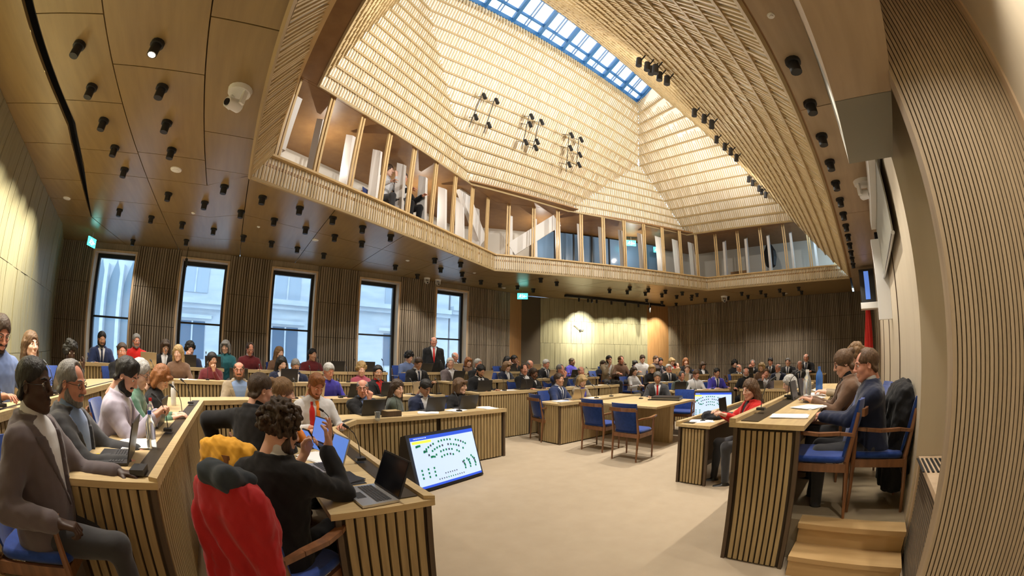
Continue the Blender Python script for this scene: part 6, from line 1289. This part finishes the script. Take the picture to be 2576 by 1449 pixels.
bx = root('document_case', 'flat black document case on the middle table before the man with the red tie', 'case', (7.0, 3.75, .75), .3); MB().box((-.2, -.28, 0), (.2, .28, .07)).build('shell', M['dark'], bx); MB().box((-.205, -.285, .033), (.205, .285, .038)).build('seam', M['silver'], bx)
mic(6.9, 4.3, .75, -1.6, 'slim microphone on the middle table, left one'); mic(6.75, 4.0, .75, -1.6, 'slim microphone on the middle table, right one')
# front desk window side
for px, lb, lid in ((870, 'dark open laptop before the bald man at the front desk', 'dark'), (1060, 'black laptop between the woman in green and the man in navy', 'dark'), (1130, 'dark laptop lid before the woman with the brown bob', 'dark')):
    q, n_ = rowpt(R1L, {870: 3.35, 1060: 4.35, 1130: 4.95}[px], .36); fc = math.atan2(-n_[1], -n_[0]); laptop(q[0], q[1], zt1+.003, fc, lb, lid, 20, .33, 'scr', None)
bottle(*thing_at(835, 1060, zt1), 'green bottle beside the ginger man', 'exitg' if 0 else 'dark', .27, .034, 'dark', None)
gls = root('drinking_glass', 'clear drinking glass on the front desk before the bald man', 'glass', thing_at(950, 1058, zt1)); MB().lathe([(.03, 0), (.038, .11)], 14).build('cup', M['clear'], gls, True)
bx = root('paper_tray', 'small brown box on the front desk beside the drinking glass', 'box', thing_at(985, 1050, zt1), .1); MB().box((-.11, -.08, 0), (.11, .08, .09)).build('shell', M['oakdark'], bx); MB().box((-.1, -.07, .09), (.1, .07, .094)).build('rim', M['oak'], bx)
for i, s in enumerate((3.6, 4.2, 4.7, 5.3)): p, n = rowpt(R1L, s, .3); papers(p[0], p[1], zt1+.001, i, 'white papers on the front desk, %s along its window side' % ('first', 'second', 'third', 'last')[i], 3, None)
# generic laptops, papers and microphones for the rows behind
rg = random.Random(12); names_ = {id(R2C): 'the second row centre desk', id(R2D): 'the second row desk behind the centre group', id(R3C): 'the third row desk below the standing man', id(R3D): 'the third row desk before the plank wall', id(R4A): 'the back row desk under the leftmost window', id(R4B): 'the back row desk under the middle windows', id(R4C): 'the back row desk before the standing man', id(R4D): 'the back row desk by the plank wall', id(R1R): 'the front row desk above the far monitor', id(R1S): 'the front row desk by the end wall', id(R2R): 'the slanted second row desk', id(R3R): 'the slanted third row desk', id(R3L): 'the long third row desk', id(R2L): 'the window side of the second row desk', id(R1C): 'the front centre desk', id(R2S): 'the second row desk by the end wall', id(R3S): 'the third row desk by the end wall'}
plan = [(R3L, zt3, (1.2, 2.2, 3.0, 4.9, 5.8, 6.7, 7.6, 8.3)), (R2L, zt2, (4.3, 5.0, 5.7, 6.3, 6.9)), (R4A, zt4, (.4, 1.3, 2.1, 2.6)), (R4B, zt4, (.4, 1.2, 2.0, 2.7)), (R3C, zt3, (.4, 1.2)), (R3D, zt3, (.4, 1.1, 1.9)), (R2C, zt2, (.3, .9, 1.4)), (R2D, zt2, (.3, .9, 1.5)), (R4C, zt4, (.5, 1.4)), (R4D, zt4, (.5, 1.4)), (R1C, zt1, (.35, .8, 1.3)), (R1R, zt1, (.3, .8, 1.3)), (R1S, zt1, (.4, 1.0)), (R2R, zt2, (.4, 1.0, 1.6)), (R3R, zt3, (.5, 1.2)), (R2S, zt2, (.5, 1.5)), (R3S, zt3, (.5, 1.6))]
pos = ('first', 'second', 'third', 'fourth', 'fifth', 'sixth', 'seventh', 'eighth')
for row, z, ss in plan:
    nl = npp = 0
    for i, s in enumerate(ss):
        p, n = rowpt(row, s, .3); fc = math.atan2(-n[1], -n[0])
        if rg.random() < .6: laptop(p[0], p[1], z+.003, fc+rg.uniform(-.15, .15), '%s laptop, %s from the left, on %s' % (('dark', 'beige')[i % 3 == 1], pos[nl], names_[id(row)]), ('dark', 'gold')[i % 3 == 1], rg.uniform(10, 25)); nl += 1
        else: papers(p[0], p[1], z+.001, fc+rg.uniform(-.4, .4), 'white papers, %s stack from the left, on %s' % (pos[npp], names_[id(row)]), 3); npp += 1
        p, n = rowpt(row, s+.35, .1); mic(p[0], p[1], z+.022, math.atan2(n[1], n[0])+math.pi/2, 'slim black microphone, %s from the left, on %s' % (pos[i], names_[id(row)]))
for s in (1.2, 2.1, 2.9): p, n = rowpt(R2L, s, .1); mic(p[0], p[1], zt2+.022, math.atan2(n[1], n[0])+math.pi/2, 'gooseneck microphone on the left desk, %s from its near end' % {1.2: 'first', 2.1: 'second', 2.9: 'third'}[s])
for s in (.9, 1.8, 3.6, 4.6): p, n = rowpt(R1L, s, .1); mic(p[0], p[1], zt1+.022, math.atan2(n[1], n[0])+math.pi/2, 'gooseneck microphone on the foreground desk, %s from its near end' % {.9: 'first', 1.8: 'second', 3.6: 'third', 4.6: 'fourth'}[s])
bottle(*rowpt(R3L, .95, .2)[0], 1.05, 'large blue bottle at the left picture edge', 'bluep', .33, .05, 'bluep', None)
a_, b_ = at(-30, 1385, .5)[:2], at(150, 1452, .5)[:2]; n_ = unit(np.array([b_[1]-a_[1], -(b_[0]-a_[0])])); n_ = n_ if n_@a_ < 0 else -n_
lw = root('low_oak_wall', 'low oak ledge with pale cap at the bottom corner beside the man in the grey suit', 'ledge'); MB().prism([tuple(a_), tuple(b_), tuple(b_+n_*.16), tuple(a_+n_*.16)], .46, .5).build('cap', M['oaktop'], lw); MB().prism([tuple(a_+n_*.02), tuple(b_+n_*.02), tuple(b_+n_*.13), tuple(a_+n_*.13)], 0, .46).build('body', M['oak'], lw)
